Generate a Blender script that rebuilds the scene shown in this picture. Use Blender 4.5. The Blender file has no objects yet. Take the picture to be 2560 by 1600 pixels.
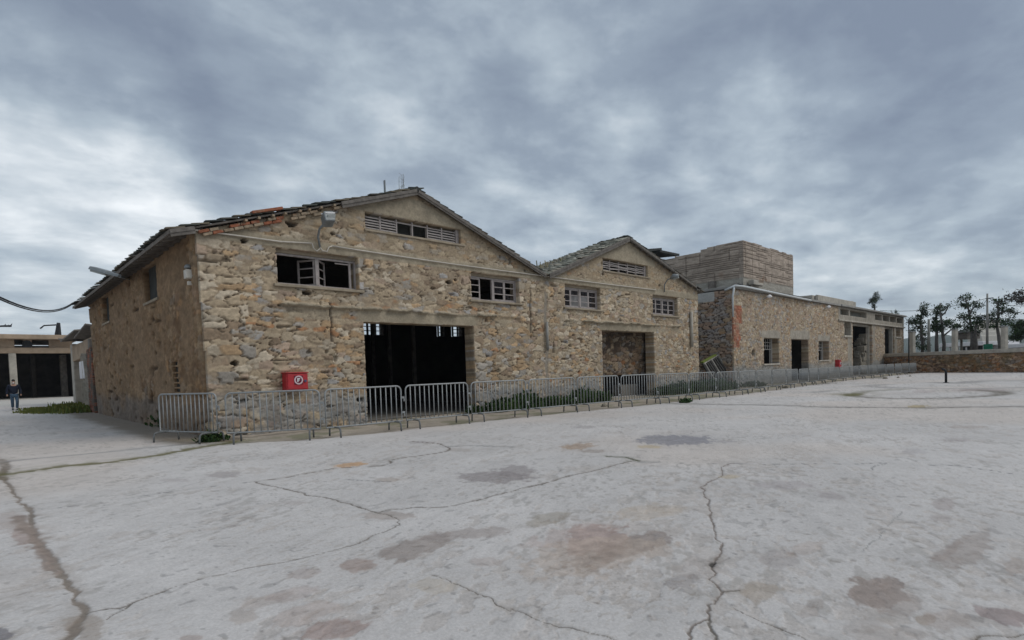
import bpy, math, random
import numpy as np
from mathutils import Vector, Matrix
random.seed(7); rng = np.random.default_rng(7)
S = bpy.context.scene
COL = S.collection
# ------------------------------------------------------------------ camera
EYE, FPX, CYP, YAW, PIT, ROL, D = 1.5, 1414.8, 985., .762165, .0410253, .0326724, 16.327
cF = np.array([math.sin(YAW)*math.cos(PIT), math.cos(YAW)*math.cos(PIT), -math.sin(PIT)])
cR = np.array([math.cos(YAW), -math.sin(YAW), 0.]); cU = np.cross(cR, cF)
_c, _s = math.cos(ROL), math.sin(ROL); cR, cU = _c*cR-_s*cU, _s*cR+_c*cU
cd = bpy.data.cameras.new('camera'); cam = bpy.data.objects.new('camera', cd); COL.objects.link(cam)
cam.matrix_world = Matrix(((cR[0], cU[0], -cF[0], 0), (cR[1], cU[1], -cF[1], 0), (cR[2], cU[2], -cF[2], EYE), (0, 0, 0, 1)))
cd.sensor_width = 36.; cd.sensor_fit = 'HORIZONTAL'; cd.lens = 36.*FPX/2560.
cd.shift_y = (CYP-800.)/2560.; cd.clip_start = .1; cd.clip_end = 9000.
S.camera = cam
def ray(px, py): return cF*FPX + cR*(px-1280.) - cU*(py-CYP)
def gp(px, py, z=0.): d = ray(px, py); return d*((z-EYE)/d[2]) + np.array([0, 0, EYE])     # pixel -> ground
def yp(px, py, Y=D): d = ray(px, py); return d*(Y/d[1]) + np.array([0, 0, EYE])            # pixel -> plane y
def xp(px, py, X): d = ray(px, py); return d*(X/d[0]) + np.array([0, 0, EYE])
def dp(px, py, dep): d = ray(px, py); return d*(dep/(d@cF)) + np.array([0, 0, EYE])
# ------------------------------------------------------------------ light
S.view_settings.view_transform = 'Standard'; S.view_settings.look = 'None'
S.view_settings.exposure = 0.; S.view_settings.gamma = 1.
SUN_EL, SUN_AZ = math.radians(48), math.radians(140)     # azimuth clockwise from +Y
W = bpy.data.worlds.new('World'); S.world = W; W.use_nodes = True
def N(nt, t, **kw):
    n = nt.nodes.new(t)
    for k, v in kw.items():
        if k.startswith('i_'): n.inputs[k[2:].replace('_', ' ')].default_value = v
        else: setattr(n, k, v)
    return n
def math_n(nt, op, a, b=None, c=None, clamp=False):
    n = nt.nodes.new('ShaderNodeMath'); n.operation = op; n.use_clamp = clamp
    for i, x in enumerate((a, b, c)):
        if x is None: continue
        if hasattr(x, 'links'): nt.links.new(x, n.inputs[i])
        else: n.inputs[i].default_value = x
    return n.outputs[0]
def ramp_n(nt, fac, stops):
    n = nt.nodes.new('ShaderNodeValToRGB'); e = n.color_ramp.elements
    while len(e) < len(stops): e.new(.5)
    for el, (p, c) in zip(e, stops): el.position = p; el.color = (*c, 1)
    nt.links.new(fac, n.inputs[0]); return n.outputs[0]
def mix_n(nt, fac, a, b, blend='MIX'):
    n = nt.nodes.new('ShaderNodeMix'); n.data_type = 'RGBA'; n.blend_type = blend
    for i, x in ((0, fac), (6, a), (7, b)):
        if hasattr(x, 'links'): nt.links.new(x, n.inputs[i])
        else: n.inputs[i].default_value = x if i == 0 else (*x, 1)
    return n.outputs[2]
def build_world():
    nt = W.node_tree; nt.nodes.clear(); L = nt.links
    out = nt.nodes.new('ShaderNodeOutputWorld'); bg = nt.nodes.new('ShaderNodeBackground')
    sky = N(nt, 'ShaderNodeTexSky', sky_type='NISHITA', sun_disc=False, sun_elevation=SUN_EL, sun_rotation=SUN_AZ)
    tc = nt.nodes.new('ShaderNodeTexCoord'); nrm = N(nt, 'ShaderNodeVectorMath', operation='NORMALIZE')
    L.new(tc.outputs['Generated'], nrm.inputs[0]); d = nrm.outputs[0]
    sp = nt.nodes.new('ShaderNodeSeparateXYZ'); L.new(d, sp.inputs[0])
    zz = math_n(nt, 'ADD', math_n(nt, 'MAXIMUM', sp.outputs[2], 0.), .16)
    u = math_n(nt, 'DIVIDE', sp.outputs[0], zz); v = math_n(nt, 'DIVIDE', sp.outputs[1], zz)
    cb = nt.nodes.new('ShaderNodeCombineXYZ'); L.new(u, cb.inputs[0]); L.new(v, cb.inputs[1])
    mp = N(nt, 'ShaderNodeMapping'); mp.inputs['Rotation'].default_value = (0, 0, math.radians(40)); mp.inputs['Scale'].default_value = (.85, 1.1, 1)
    L.new(cb.outputs[0], mp.inputs[0])
    n1 = N(nt, 'ShaderNodeTexNoise', i_Scale=1.2, i_Detail=8., i_Roughness=.52, i_Distortion=.25); L.new(mp.outputs[0], n1.inputs['Vector'])
    n2 = N(nt, 'ShaderNodeTexNoise', i_Scale=3.6, i_Detail=9., i_Roughness=.56, i_Distortion=.15); L.new(mp.outputs[0], n2.inputs['Vector'])
    n4 = N(nt, 'ShaderNodeTexNoise', i_Scale=7., i_Detail=8., i_Roughness=.58, i_Distortion=.2)
    mp4 = N(nt, 'ShaderNodeMapping'); mp4.inputs['Scale'].default_value = (1, 1, 1.9); L.new(d, mp4.inputs[0]); L.new(mp4.outputs[0], n4.inputs['Vector'])
    # wobble for the large banks
    n3 = N(nt, 'ShaderNodeTexNoise', i_Scale=2.6, i_Detail=5., i_Roughness=.55); L.new(d, n3.inputs['Vector'])
    sub = N(nt, 'ShaderNodeVectorMath', operation='SUBTRACT'); L.new(n3.outputs['Color'], sub.inputs[0]); sub.inputs[1].default_value = (.5, .5, .5)
    mul = N(nt, 'ShaderNodeVectorMath', operation='SCALE'); L.new(sub.outputs[0], mul.inputs[0]); mul.inputs['Scale'].default_value = .3
    add = N(nt, 'ShaderNodeVectorMath', operation='ADD'); L.new(d, add.inputs[0]); L.new(mul.outputs[0], add.inputs[1])
    nr2 = N(nt, 'ShaderNodeVectorMath', operation='NORMALIZE'); L.new(add.outputs[0], nr2.inputs[0]); dw = nr2.outputs[0]
    acc = math_n(nt, 'ADD', math_n(nt, 'MULTIPLY', math_n(nt, 'SUBTRACT', n1.outputs[0], .5), .8),
                 math_n(nt, 'MULTIPLY', math_n(nt, 'SUBTRACT', n2.outputs[0], .5), .75))
    acc = math_n(nt, 'ADD', acc, math_n(nt, 'MULTIPLY', math_n(nt, 'SUBTRACT', n4.outputs[0], .5), .68))
    banks = [(60, 360, 200, .26), (260, 410, 170, .22), (430, 440, 110, .16), (1385, 170, 62, .2), (1330, -20, 240, -.14), (700, -60, 220, -.12), (1800, -40, 280, -.14), (2420, 20, 220, -.1), (250, 0, 260, -.08), (1545, 310, 85, .22),
             (1740, 380, 130, .12), (1880, 280, 70, .18), (2060, 285, 90, .2), (2180, 310, 110, .14), (1000, 320, 110, .15), (1250, 400, 110, .13),
             (640, 30, 90, .1), (850, 170, 90, .1), (60, 640, 220, .14), (2300, 690, 200, .14), (900, 220, 80, .08), (700, 150, 80, .06),
             (120, 110, 240, -.2), (330, 200, 180, -.16), (520, 270, 150, -.15), (660, 340, 120, -.12), (1210, 230, 130, -.16), (1370, 300, 110, -.12),
             (2240, 130, 190, -.2), (2050, 170, 150, -.14), (1900, 90, 150, -.1), (1650, 130, 150, -.08), (2440, 480, 150, -.2), (2200, 420, 120, -.12), (600, 470, 100, -.06), (1650, 240, 90, -.1), (2500, 200, 120, -.08)]
    for (px, py, rad, w) in banks:
        dv = ray(px, py); dv = dv/np.linalg.norm(dv); a = rad/FPX
        dt = N(nt, 'ShaderNodeVectorMath', operation='DOT_PRODUCT'); L.new(dw, dt.inputs[0]); dt.inputs[1].default_value = tuple(dv)
        g = math_n(nt, 'EXPONENT', math_n(nt, 'MULTIPLY', math_n(nt, 'SUBTRACT', dt.outputs['Value'], 1.), 2./(a*a)))
        acc = math_n(nt, 'MULTIPLY_ADD', g, w, acc)
    # paler towards the horizon
    hz = math_n(nt, 'MULTIPLY', math_n(nt, 'EXPONENT', math_n(nt, 'MULTIPLY', math_n(nt, 'MAXIMUM', sp.outputs[2], 0.), -7.)), .1)
    fac = math_n(nt, 'ADD', math_n(nt, 'ADD', acc, hz), .445, clamp=True)
    c = ramp_n(nt, fac, [(.0, (1.75, 2.12, 2.75)), (.3, (2.45, 2.93, 3.55)), (.5, (3.5, 4.08, 4.63)), (.68, (5.0, 5.5, 5.92)), (.95, (7.9, 8.2, 8.4))])
    c = mix_n(nt, .08, c, sky.outputs[0])
    L.new(c, bg.inputs[0]); bg.inputs[1].default_value = .13; L.new(bg.outputs[0], out.inputs[0])
build_world()
sl = bpy.data.lights.new('sun', 'SUN'); sl.energy = 1.35; sl.angle = math.radians(40); sl.color = (1, .95, .88)
so = bpy.data.objects.new('sun', sl); COL.objects.link(so)
_d = Vector((math.sin(SUN_AZ)*math.cos(SUN_EL), math.cos(SUN_AZ)*math.cos(SUN_EL), math.sin(SUN_EL)))
so.rotation_euler = _d.to_track_quat('Z', 'Y').to_euler(); so.location = (0, -20, 60)
# ------------------------------------------------------------------ numpy noise
def hsh(i, j, s):
    v = np.sin(i*127.1 + j*311.7 + s*74.7)*43758.5453
    return v - np.floor(v)
def vn(u, v, s=0):
    i = np.floor(u); j = np.floor(v); a = u-i; b = v-j
    a = a*a*(3-2*a); b = b*b*(3-2*b)
    return (hsh(i, j, s)*(1-a)+hsh(i+1, j, s)*a)*(1-b) + (hsh(i, j+1, s)*(1-a)+hsh(i+1, j+1, s)*a)*b
def fbm(u, v, s=0, o=4):
    r = 0.; a = .5; t = 0.
    for k in range(o): r = r+a*vn(u*2**k+k*17.3, v*2**k-k*9.1, s+k); t += a; a *= .5
    return r/t
def sst(a, b, x): t = np.clip((x-a)/(b-a), 0, 1); return t*t*(3-2*t)
def lerp(a, b, t): return a*(1-t[:, None]) + np.asarray(b)*t[:, None]
def stones(u, v, sw, sh, seed, drop=.25):
    x = u/sw + .9*(fbm(u*1.1/sw, v*1.3/sh, seed+5, 4)-.5); y = v/sh + 1.1*(fbm(u*.7/sw, v*1.2/sh, seed+9, 4)-.5)
    i = np.floor(x); j = np.floor(y)
    f1 = np.full(x.shape, 9.); f2 = np.full(x.shape, 9.); ii = np.zeros_like(x); jj = np.zeros_like(x)
    for a in range(-2, 3):
        for b in range(-2, 3):
            p = i+a; q = j+b
            dx = np.abs(p+.1+.8*hsh(p, q, seed)-x); dy = 1.1*np.abs(q+.15+.7*hsh(p, q, seed+1)-y); d = .55*np.hypot(dx, dy)+.45*np.maximum(dx, dy) + 9*(hsh(p, q, seed+2) < drop)
            m = d < f1; f2 = np.where(m, f1, np.minimum(f2, d))
            ii = np.where(m, p, ii); jj = np.where(m, q, jj); f1 = np.where(m, d, f1)
    return f1, f2, ii, jj
PAL = np.array([(.37, .30, .205), (.47, .41, .31), (.41, .29, .17), (.37, .2, .1), (.345, .325, .285), (.315, .31, .295), (.27, .205, .14), (.38, .295, .22), (.44, .365, .255)])
def pick(r, weights):
    c = np.cumsum(weights, -1); c = c/c[..., -1:]
    return PAL[np.minimum((r[..., None] > c).sum(-1), len(PAL)-1)]
def masonry(u, v, sw, sh, seed, amp=.05, mort=(.31, .25, .175), fill=.5, drop=.25, orange=None, grey=None, mvar=1.5, wts=(3.2, 2.2, .9, .2, .8, .35, 1.2, 1.3, 1.8), contrast=1.):
    f1, f2, ii, jj = stones(u, v, sw, sh, seed, drop)
    e = f2-f1; p = sst(.015, .15, e)
    r1, r2, r3 = hsh(ii, jj, seed+11), hsh(ii, jj, seed+12), hsh(ii, jj, seed+13)
    w = np.tile(np.array(wts, float), (len(u), 1))
    if orange is not None: w[:, 2] += 4*orange; w[:, 3] += .8*orange
    if grey is not None: w[:, 4] += 3*grey; w[:, 5] += 1.*grey
    tex = fbm(u*9, v*16, seed+20, 4)
    col = pick(r1, w)*(1+contrast*(.42*(r2-.5)))[:, None]*(.66+.68*tex)[:, None]
    tilt = .35*((hsh(ii, jj, seed+14)-.5)*(v/sh-jj-.5)+(hsh(ii, jj, seed+15)-.5)*(u/sw-ii-.5))
    hs = amp*p*np.clip(.5+.5*r3+tilt, .1, 1.4) + .014*(tex-.5)
    m = fbm(u*.8, v*1.1, seed+30, 4); m2 = fbm(u*4, v*5, seed+32, 3); lvl = amp*np.clip(fill+mvar*(m-.5)+.7*(m2-.5), -.1, 1.05)
    deep = sst(.46, .6, fbm(u*2.6, v*3.4, seed+31, 3)+.25*(.5-fill))*(1-sst(.0, .085, e))
    cover = sst(-.014, .014, hs-lvl)
    mc = np.tile(np.asarray(mort, float), (len(u), 1))*(.66+.68*fbm(u*6, v*7, seed+33, 4))[:, None]
    c = mc*(1-cover[:, None]) + col*cover[:, None]
    h = np.maximum(hs, lvl) - .06*deep
    pit = sst(.86, .9, vn(u*3.7, v*6.7, seed+40))*sst(.5, .65, vn(u*.9, v*.9, seed+41))
    h = h - .09*pit
    c = lerp(c, (.1, .08, .06), np.clip(.7*deep+.5*pit, 0, 1))  # deep joints painted dark as shaded gaps, pits a darker mortar
    c = lerp(c, np.array([.315, .255, .185]), np.full(len(u), .1 if mort[0] > .2 else .0))
    return h, c*np.array([1.0, .97, .975])
# ------------------------------------------------------------------ mesh helpers
def mesh_np(name, V, Q, col=None, smooth=True):
    me = bpy.data.meshes.new(name); n, m = len(V), len(Q); k = Q.shape[1]
    me.vertices.add(n); me.vertices.foreach_set('co', np.ascontiguousarray(V, np.float32).ravel())
    me.loops.add(m*k); me.loops.foreach_set('vertex_index', np.ascontiguousarray(Q, np.int32).ravel())
    me.polygons.add(m); me.polygons.foreach_set('loop_start', np.arange(0, m*k, k, dtype=np.int32))
    me.polygons.foreach_set('use_smooth', np.full(m, smooth))
    if col is not None:
        a = me.attributes.new('Col', 'FLOAT_COLOR', 'POINT')
        a.data.foreach_set('color', np.ascontiguousarray(np.concatenate([np.clip(col, .004, .9), np.ones((n, 1))], 1), np.float32).ravel())
    me.update(calc_edges=True); me.validate(); return me
def link(name, me, mat=None, parent=None):
    o = bpy.data.objects.new(name, me); COL.objects.link(o)
    if mat is not None: me.materials.append(mat)
    if parent is not None: o.parent = parent
    return o
def tag(o, label, cat, group=None, kind=None):
    if label: o['label'] = label
    if cat: o['category'] = cat
    if group: o['group'] = group
    if kind: o['kind'] = kind
    return o
def empty(name, loc, label, cat, group=None, rz=0.):
    o = bpy.data.objects.new(name, None); COL.objects.link(o); o.location = loc; o.rotation_euler.z = rz; o.empty_display_size = .2
    return tag(o, label, cat, group)
def copy_tree(o, parent=None):
    c = o.copy(); COL.objects.link(c)
    if parent is not None: c.parent = parent
    for ch in list(o.children): copy_tree(ch, c)
    return c
class MB:
    def __init__(s, off=(0, 0, 0)): s.v = []; s.f = []; s.o = np.array(off, float)
    def add(s, vs, fs):
        b = len(s.v); s.v += [tuple(np.array(p, float)-s.o) for p in vs]; s.f += [tuple(b+i for i in f) for f in fs]; return s
    def box(s, x0, x1, y0, y1, z0, z1, jit=0.):
        vs = [(x, y, z) for z in (z0, z1) for y in (y0, y1) for x in (x0, x1)]
        if jit: vs = [tuple(np.array(p)+(rng.random(3)-.5)*jit) for p in vs]
        return s.add(vs, [(0, 2, 3, 1), (4, 5, 7, 6), (0, 1, 5, 4), (2, 6, 7, 3), (0, 4, 6, 2), (1, 3, 7, 5)])
    def obox(s, c, ax, ay, az):          # centre and three half-axis vectors
        c, ax, ay, az = (np.array(q, float) for q in (c, ax, ay, az))
        vs = [c+i*ax+j*ay+k*az for k in (-1, 1) for j in (-1, 1) for i in (-1, 1)]
        return s.add(vs, [(0, 2, 3, 1), (4, 5, 7, 6), (0, 1, 5, 4), (2, 6, 7, 3), (0, 4, 6, 2), (1, 3, 7, 5)])
    def beam(s, a, b, w, t, up=(0, 0, 1)):
        a, b = np.array(a, float), np.array(b, float); d = (b-a); l = np.linalg.norm(d); d = d/l
        n = np.cross(d, np.array(up, float)); n = n/(np.linalg.norm(n)+1e-9); q = np.cross(n, d)
        return s.obox((a+b)/2, d*l/2, n*w/2, q*t/2)
    def tube(s, pts, r, k=8, closed=False, cap=True):
        P = [np.array(p, float) for p in pts]; n = len(P); R = r if hasattr(r, '__len__') else [r]*n
        b = len(s.v); prev = None
        for i, p in enumerate(P):
            if closed: t = P[(i+1) % n]-P[i-1]
            else: t = P[min(i+1, n-1)]-P[max(i-1, 0)]
            t = t/(np.linalg.norm(t)+1e-9)
            if prev is None:
                a = np.cross(t, (0, 0, 1.)) if abs(t[2]) < .9 else np.cross(t, (1., 0, 0))
            else: a = prev - t*(prev@t)
            a = a/(np.linalg.norm(a)+1e-9); prev = a; c = np.cross(t, a)
            for j in range(k):
                g = 2*math.pi*j/k; s.v.append(tuple(p+R[i]*(math.cos(g)*a+math.sin(g)*c)-s.o))
        for i in range(n if closed else n-1):
            for j in range(k):
                q = (i+1) % n
                s.f.append((b+i*k+j, b+i*k+(j+1) % k, b+q*k+(j+1) % k, b+q*k+j))
        if cap and not closed:
            s.f.append(tuple(b+j for j in range(k))[::-1]); s.f.append(tuple(b+(n-1)*k+j for j in range(k)))
        return s
    def lathe(s, c, prof, k=16):
        b = len(s.v); n = len(prof)
        for (r, z) in prof:
            for j in range(k):
                g = 2*math.pi*j/k; s.v.append(tuple(np.array([c[0]+r*math.cos(g), c[1]+r*math.sin(g), c[2]+z])-s.o))
        for i in range(n-1):
            for j in range(k): s.f.append((b+i*k+j, b+i*k+(j+1) % k, b+(i+1)*k+(j+1) % k, b+(i+1)*k+j))
        s.f.append(tuple(b+j for j in range(k))[::-1]); s.f.append(tuple(b+(n-1)*k+j for j in range(k)))
        return s
    def quad(s, a, b, c, d): return s.add([a, b, c, d], [(0, 1, 2, 3)])
    def build(s, name, mat, parent=None, bevel=0., smooth=False):
        me = bpy.data.meshes.new(name); me.from_pydata(s.v, [], s.f); me.update()
        if smooth: me.polygons.foreach_set('use_smooth', np.full(len(s.f), True))
        o = link(name, me, mat, parent)
        if bevel:
            m = o.modifiers.new('bevel', 'BEVEL'); m.width = bevel; m.segments = 2; m.limit_method = 'ANGLE'
        return o
# ------------------------------------------------------------------ materials
def mat_attr(name, sc=22., var=.3, bump=.25, rough=.95, warm=None):
    m = bpy.data.materials.new(name); m.use_nodes = True; nt = m.node_tree; L = nt.links; bs = nt.nodes['Principled BSDF']
    at = N(nt, 'ShaderNodeAttribute', attribute_name='Col'); tc = nt.nodes.new('ShaderNodeTexCoord')
    n1 = N(nt, 'ShaderNodeTexNoise', i_Scale=sc, i_Detail=6., i_Roughness=.65); L.new(tc.outputs['Object'], n1.inputs['Vector'])
    n2 = N(nt, 'ShaderNodeTexNoise', i_Scale=sc*5, i_Detail=3., i_Roughness=.6); L.new(tc.outputs['Object'], n2.inputs['Vector'])
    k = math_n(nt, 'ADD', math_n(nt, 'MULTIPLY', math_n(nt, 'SUBTRACT', n1.outputs[0], .5), 2*var*1.6), 1.)
    k = math_n(nt, 'ADD', k, math_n(nt, 'MULTIPLY', math_n(nt, 'SUBTRACT', n2.outputs[0], .5), var*1.3))
    vm = N(nt, 'ShaderNodeVectorMath', operation='SCALE'); L.new(at.outputs['Color'], vm.inputs[0]); L.new(k, vm.inputs['Scale'])
    L.new(vm.outputs[0], bs.inputs['Base Color']); bs.inputs['Roughness'].default_value = rough; bs.inputs['Specular IOR Level'].default_value = .2
    bp = N(nt, 'ShaderNodeBump', i_Strength=bump, i_Distance=.02); L.new(n1.outputs[0], bp.inputs['Height']); L.new(bp.outputs[0], bs.inputs['Normal'])
    return m
def mat(name, rgb, rough=.8, var=.25, sc=6., metal=0., bump=.1, spec=.3, stretch=(1, 1, 1), alt=None, altf=.5):
    m = bpy.data.materials.new(name); m.use_nodes = True; nt = m.node_tree; L = nt.links; bs = nt.nodes['Principled BSDF']
    tc = nt.nodes.new('ShaderNodeTexCoord'); mp = nt.nodes.new('ShaderNodeMapping'); mp.inputs['Scale'].default_value = stretch
    L.new(tc.outputs['Object'], mp.inputs[0])
    n1 = N(nt, 'ShaderNodeTexNoise', i_Scale=sc, i_Detail=6., i_Roughness=.6); L.new(mp.outputs[0], n1.inputs['Vector'])
    lo = tuple(c*(1-var) for c in rgb); hi = tuple(min(1, c*(1+var)) for c in rgb)
    c = ramp_n(nt, n1.outputs[0], [(.3, lo), (.7, hi)])
    if alt:
        n2 = N(nt, 'ShaderNodeTexNoise', i_Scale=sc*.45, i_Detail=7., i_Roughness=.65); L.new(mp.outputs[0], n2.inputs['Vector'])
        f = ramp_n(nt, n2.outputs[0], [(altf, (0, 0, 0)), (altf+.12, (1, 1, 1))]); c = mix_n(nt, f, c, alt)
    L.new(c, bs.inputs['Base Color']); bs.inputs['Roughness'].default_value = rough; bs.inputs['Metallic'].default_value = metal
    bs.inputs['Specular IOR Level'].default_value = spec
    if bump:
        bp = N(nt, 'ShaderNodeBump', i_Strength=bump, i_Distance=.03); L.new(n1.outputs[0], bp.inputs['Height']); L.new(bp.outputs[0], bs.inputs['Normal'])
    return m
M = dict(
    stone=mat_attr('rubble_stone', 16., .28, .35), mud=mat_attr('mud_plaster', 14., .25, .4), ground=mat_attr('yard_concrete', 26., .13, .3, .9),
    tile=mat_attr('roof_tiles', 12., .3, .3), board=mat_attr('board_marked_concrete', 10., .25, .4), leaf=mat_attr('leaves', 4., .3, .0, .75),
    timber=mat('weathered_timber', (.17, .15, .13), .9, .35, 5., stretch=(1, 1, 1), bump=.3), bargew=mat('weathered_board', (.15, .135, .12), .9, .3, 7., bump=.3),
    grille=mat('pale_grille', (.5, .48, .45), .7, .1), paintw=mat('faded_paint_timber', (.33, .295, .28), .8, .22, 9., bump=.15, alt=(.2, .17, .14), altf=.62),
    slat=mat('pale_slats', (.46, .42, .4), .8, .2, 8.), concrete=mat('old_concrete', (.3, .25, .185), .95, .25, 3., bump=.3, alt=(.19, .165, .13), altf=.6),
    greyc=mat('grey_concrete', (.28, .27, .25), .95, .25, 2.2, bump=.3, alt=(.19, .18, .16), altf=.58), palec=mat('pale_concrete', (.42, .385, .33), .95, .22, 2., bump=.25, alt=(.27, .25, .21), altf=.6),
    tanbrick=mat('tan_brick', (.3, .235, .165), .95, .4, 7., bump=.3, alt=(.24, .14, .085), altf=.56), brick=mat('red_brick', (.27, .1, .055), .95, .4, 7., bump=.3, alt=(.26, .19, .13), altf=.52), inside=mat('dark_brown_plaster', (.05, .042, .036), .95, .4, 1.5),  # inside: one near-black brown for interior parts
    floor=mat('earth_floor', (.17, .155, .135), .95, .3, 2.), plank=mat('bleached_plank', (.4, .36, .3), .9, .25, 5.), footg=mat('dull_steel', (.16, .165, .165), .6, .2, 14., metal=.2), galv=mat('galvanised_steel', (.29, .3, .3), .5, .16, 14., metal=.25, spec=.4),
    red=mat('red_enamel', (.42, .025, .032), .5, .2, 5., bump=.02, spec=.4), dred=mat('dark_red_plate', (.13, .01, .03), .5, .1), white=mat('white_paint', (.72, .7, .7), .6, .08, 4.),
    pinkw=mat('faded_white_print', (.62, .48, .5), .6, .08, 4.), lock=mat('blue_grey_plastic', (.1, .1, .19), .5, .1), cream=mat('cream_plastic', (.55, .52, .46), .6, .12, 5.), black=mat('black_iron', (.02, .02, .022), .6, .3, 6.),
    lampg=mat('grey_cast_metal', (.22, .235, .24), .5, .15, 6., metal=.3), lens=mat('milky_lens', (.36, .38, .37), .3, .08, 3.), warmc=mat('warm_concrete', (.37, .28, .2), .95, .25, 1.5, bump=.2, alt=(.22, .17, .12), altf=.58), cable=mat('cable_sheath', (.5, .46, .4), .7, .15, 6.), bcable=mat('black_cable', (.02, .02, .02), .7, .1),
    pvc=mat('white_pvc', (.58, .6, .6), .5, .08, 4.), bark=mat('grey_bark', (.13, .12, .11), .95, .35, 6., bump=.5), roofing=mat('dark_roofing', (.045, .047, .045), .9, .35, 3.),
    denim=mat('blue_denim', (.06, .1, .15), .9, .2, 20.), navy=mat('dark_navy_cloth', (.012, .016, .03), .9, .2, 20.), skin=mat('skin', (.42, .25, .18), .6, .05), hair=mat('dark_hair', (.02, .016, .014), .8, .2),
    shoe=mat('dark_shoes', (.03, .035, .04), .7, .1), rock=mat('loose_rubble', (.22, .195, .155), .95, .3, 9., bump=.4), soil=mat('soil', (.13, .1, .07), .95, .35, 4.), hill=mat('wooded_hill', (.07, .09, .07), .95, .45, .012, bump=0),
    green=mat('green_sign_paint', (.02, .2, .12), .5, .1), moss=mat('moss', (.13, .16, .03), .95, .3, 9.), slate=mat('dark_slat', (.05, .047, .043), .8, .4, 6.), pslat=mat('pale_weathered_slat', (.3, .28, .25), .85, .3, 6.), gwood=mat('grey_post', (.2, .2, .18), .9, .2, 5.))
def mat_glass(name, tint, alpha, rough):
    m = bpy.data.materials.new(name); m.use_nodes = True; nt = m.node_tree; bs = nt.nodes['Principled BSDF']
    tc = nt.nodes.new('ShaderNodeTexCoord'); n1 = N(nt, 'ShaderNodeTexNoise', i_Scale=3., i_Detail=6., i_Roughness=.7); nt.links.new(tc.outputs['Object'], n1.inputs['Vector'])
    c = ramp_n(nt, n1.outputs[0], [(.35, tuple(t*.55 for t in tint)), (.65, tint)]); nt.links.new(c, bs.inputs['Base Color'])
    bs.inputs['Alpha'].default_value = alpha; bs.inputs['Specular IOR Level'].default_value = .25; bs.inputs['Roughness'].default_value = rough; return m
M['glass'] = mat_glass('window_glass', (.04, .03, .032), .3, .12); M['dusty'] = mat_glass('dusty_glass', (.24, .23, .225), .85, .3)
# ------------------------------------------------------------------ relief walls
def snap(a, es):
    a = a.copy()
    for e in es:
        if a[0]-.02 <= e <= a[-1]+.02: a[np.argmin(np.abs(a-e))] = e
    return np.unique(a)
def relief(name, mt, parent, P0, eu, ev, us, vs, keep, shade, thick=.5, off=(0, 0, 0), flip=False, rev=None):
    rev = rev or (lambda a, b: (0, np.array([.185, .15, .112])*(.8+.4*fbm(a*6, b*2.5, 7, 4))[:, None]))
    eu, ev = np.array(eu, float), np.array(ev, float); en = np.cross(eu, ev)*(-1 if flip else 1)
    nu, nv = len(us), len(vs); U, V = np.meshgrid(us, vs); U = U.ravel(); V = V.ravel()
    cu, cv = np.meshgrid((us[1:]+us[:-1])/2, (vs[1:]+vs[:-1])/2); K = keep(cu, cv)
    h, c = shade(U, V)
    P = np.array(P0)+U[:, None]*eu+V[:, None]*ev+h[:, None]*en - np.array(off)
    j, i = np.nonzero(K); a = j*nu+i; Q = np.stack([a, a+1, a+1+nu, a+nu], 1)
    Kp = np.pad(K, 1); be = []
    for (dj, di, e) in ((-1, 0, (0, 1)), (0, 1, (1, 2)), (1, 0, (2, 3)), (0, -1, (3, 0))):
        nb = ~Kp[1+dj:1+dj+K.shape[0], 1+di:1+di+K.shape[1]]
        jj, ii = np.nonzero(K & nb); b = jj*nu+ii; q = np.stack([b, b+1, b+1+nu, b+nu], 1); be.append(q[:, list(e)])
    be = np.concatenate(be); ub, inv = np.unique(be.ravel(), return_inverse=True); inv = inv.reshape(be.shape)
    back = []; nB = len(P); levels = max(2, int(thick/.07)+1); cols = [c]; Ps = [P]
    base = np.array(P0)+U[ub, None]*eu+V[ub, None]*ev-np.array(off)
    prev = ub
    for l in range(1, levels+1):
        t = l/levels; r = fbm(U[ub]*4+l*.37, V[ub]*4-l*.61, 3, 3)
        Ps.append(base - en*thick*t + .0*en); cc = c[ub]*(.75+.5*r)[:, None]; cols.append(cc)
        cur = nB+np.arange(len(ub)); nB += len(ub)
        p0, p1 = prev[inv[:, 0]], prev[inv[:, 1]]; q0, q1 = cur[inv[:, 0]], cur[inv[:, 1]]
        back.append(np.stack([p1, p0, q0, q1], 1)); prev = cur
    Q = np.concatenate([Q]+back)
    if flip: Q = Q[:, ::-1]
    P = np.concatenate(Ps); cl = np.concatenate(cols)
    used = np.unique(Q); rm = np.full(len(P), -1); rm[used] = np.arange(len(used))
    return link(name, mesh_np(name, P[used], rm[Q], cl[used]), mt, parent)
def rects_keep(rects):
    def k(u, v):
        m = np.ones(u.shape, bool)
        for (a, b, c, d) in rects: m &= ~((u > a) & (u < b) & (v > c) & (v < d))
        return m
    return k
def wm(o):
    b = o.matrix_basis.copy()
    return (wm(o.parent) @ o.matrix_parent_inverse @ b) if o.parent else b
def link(name, me, mat=None, parent=None):
    o = bpy.data.objects.new(name, me); COL.objects.link(o)
    if mat is not None and len(me.materials) == 0: me.materials.append(mat)
    if parent is not None: o.parent = parent; o.matrix_parent_inverse = wm(parent).inverted()
    return o
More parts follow.
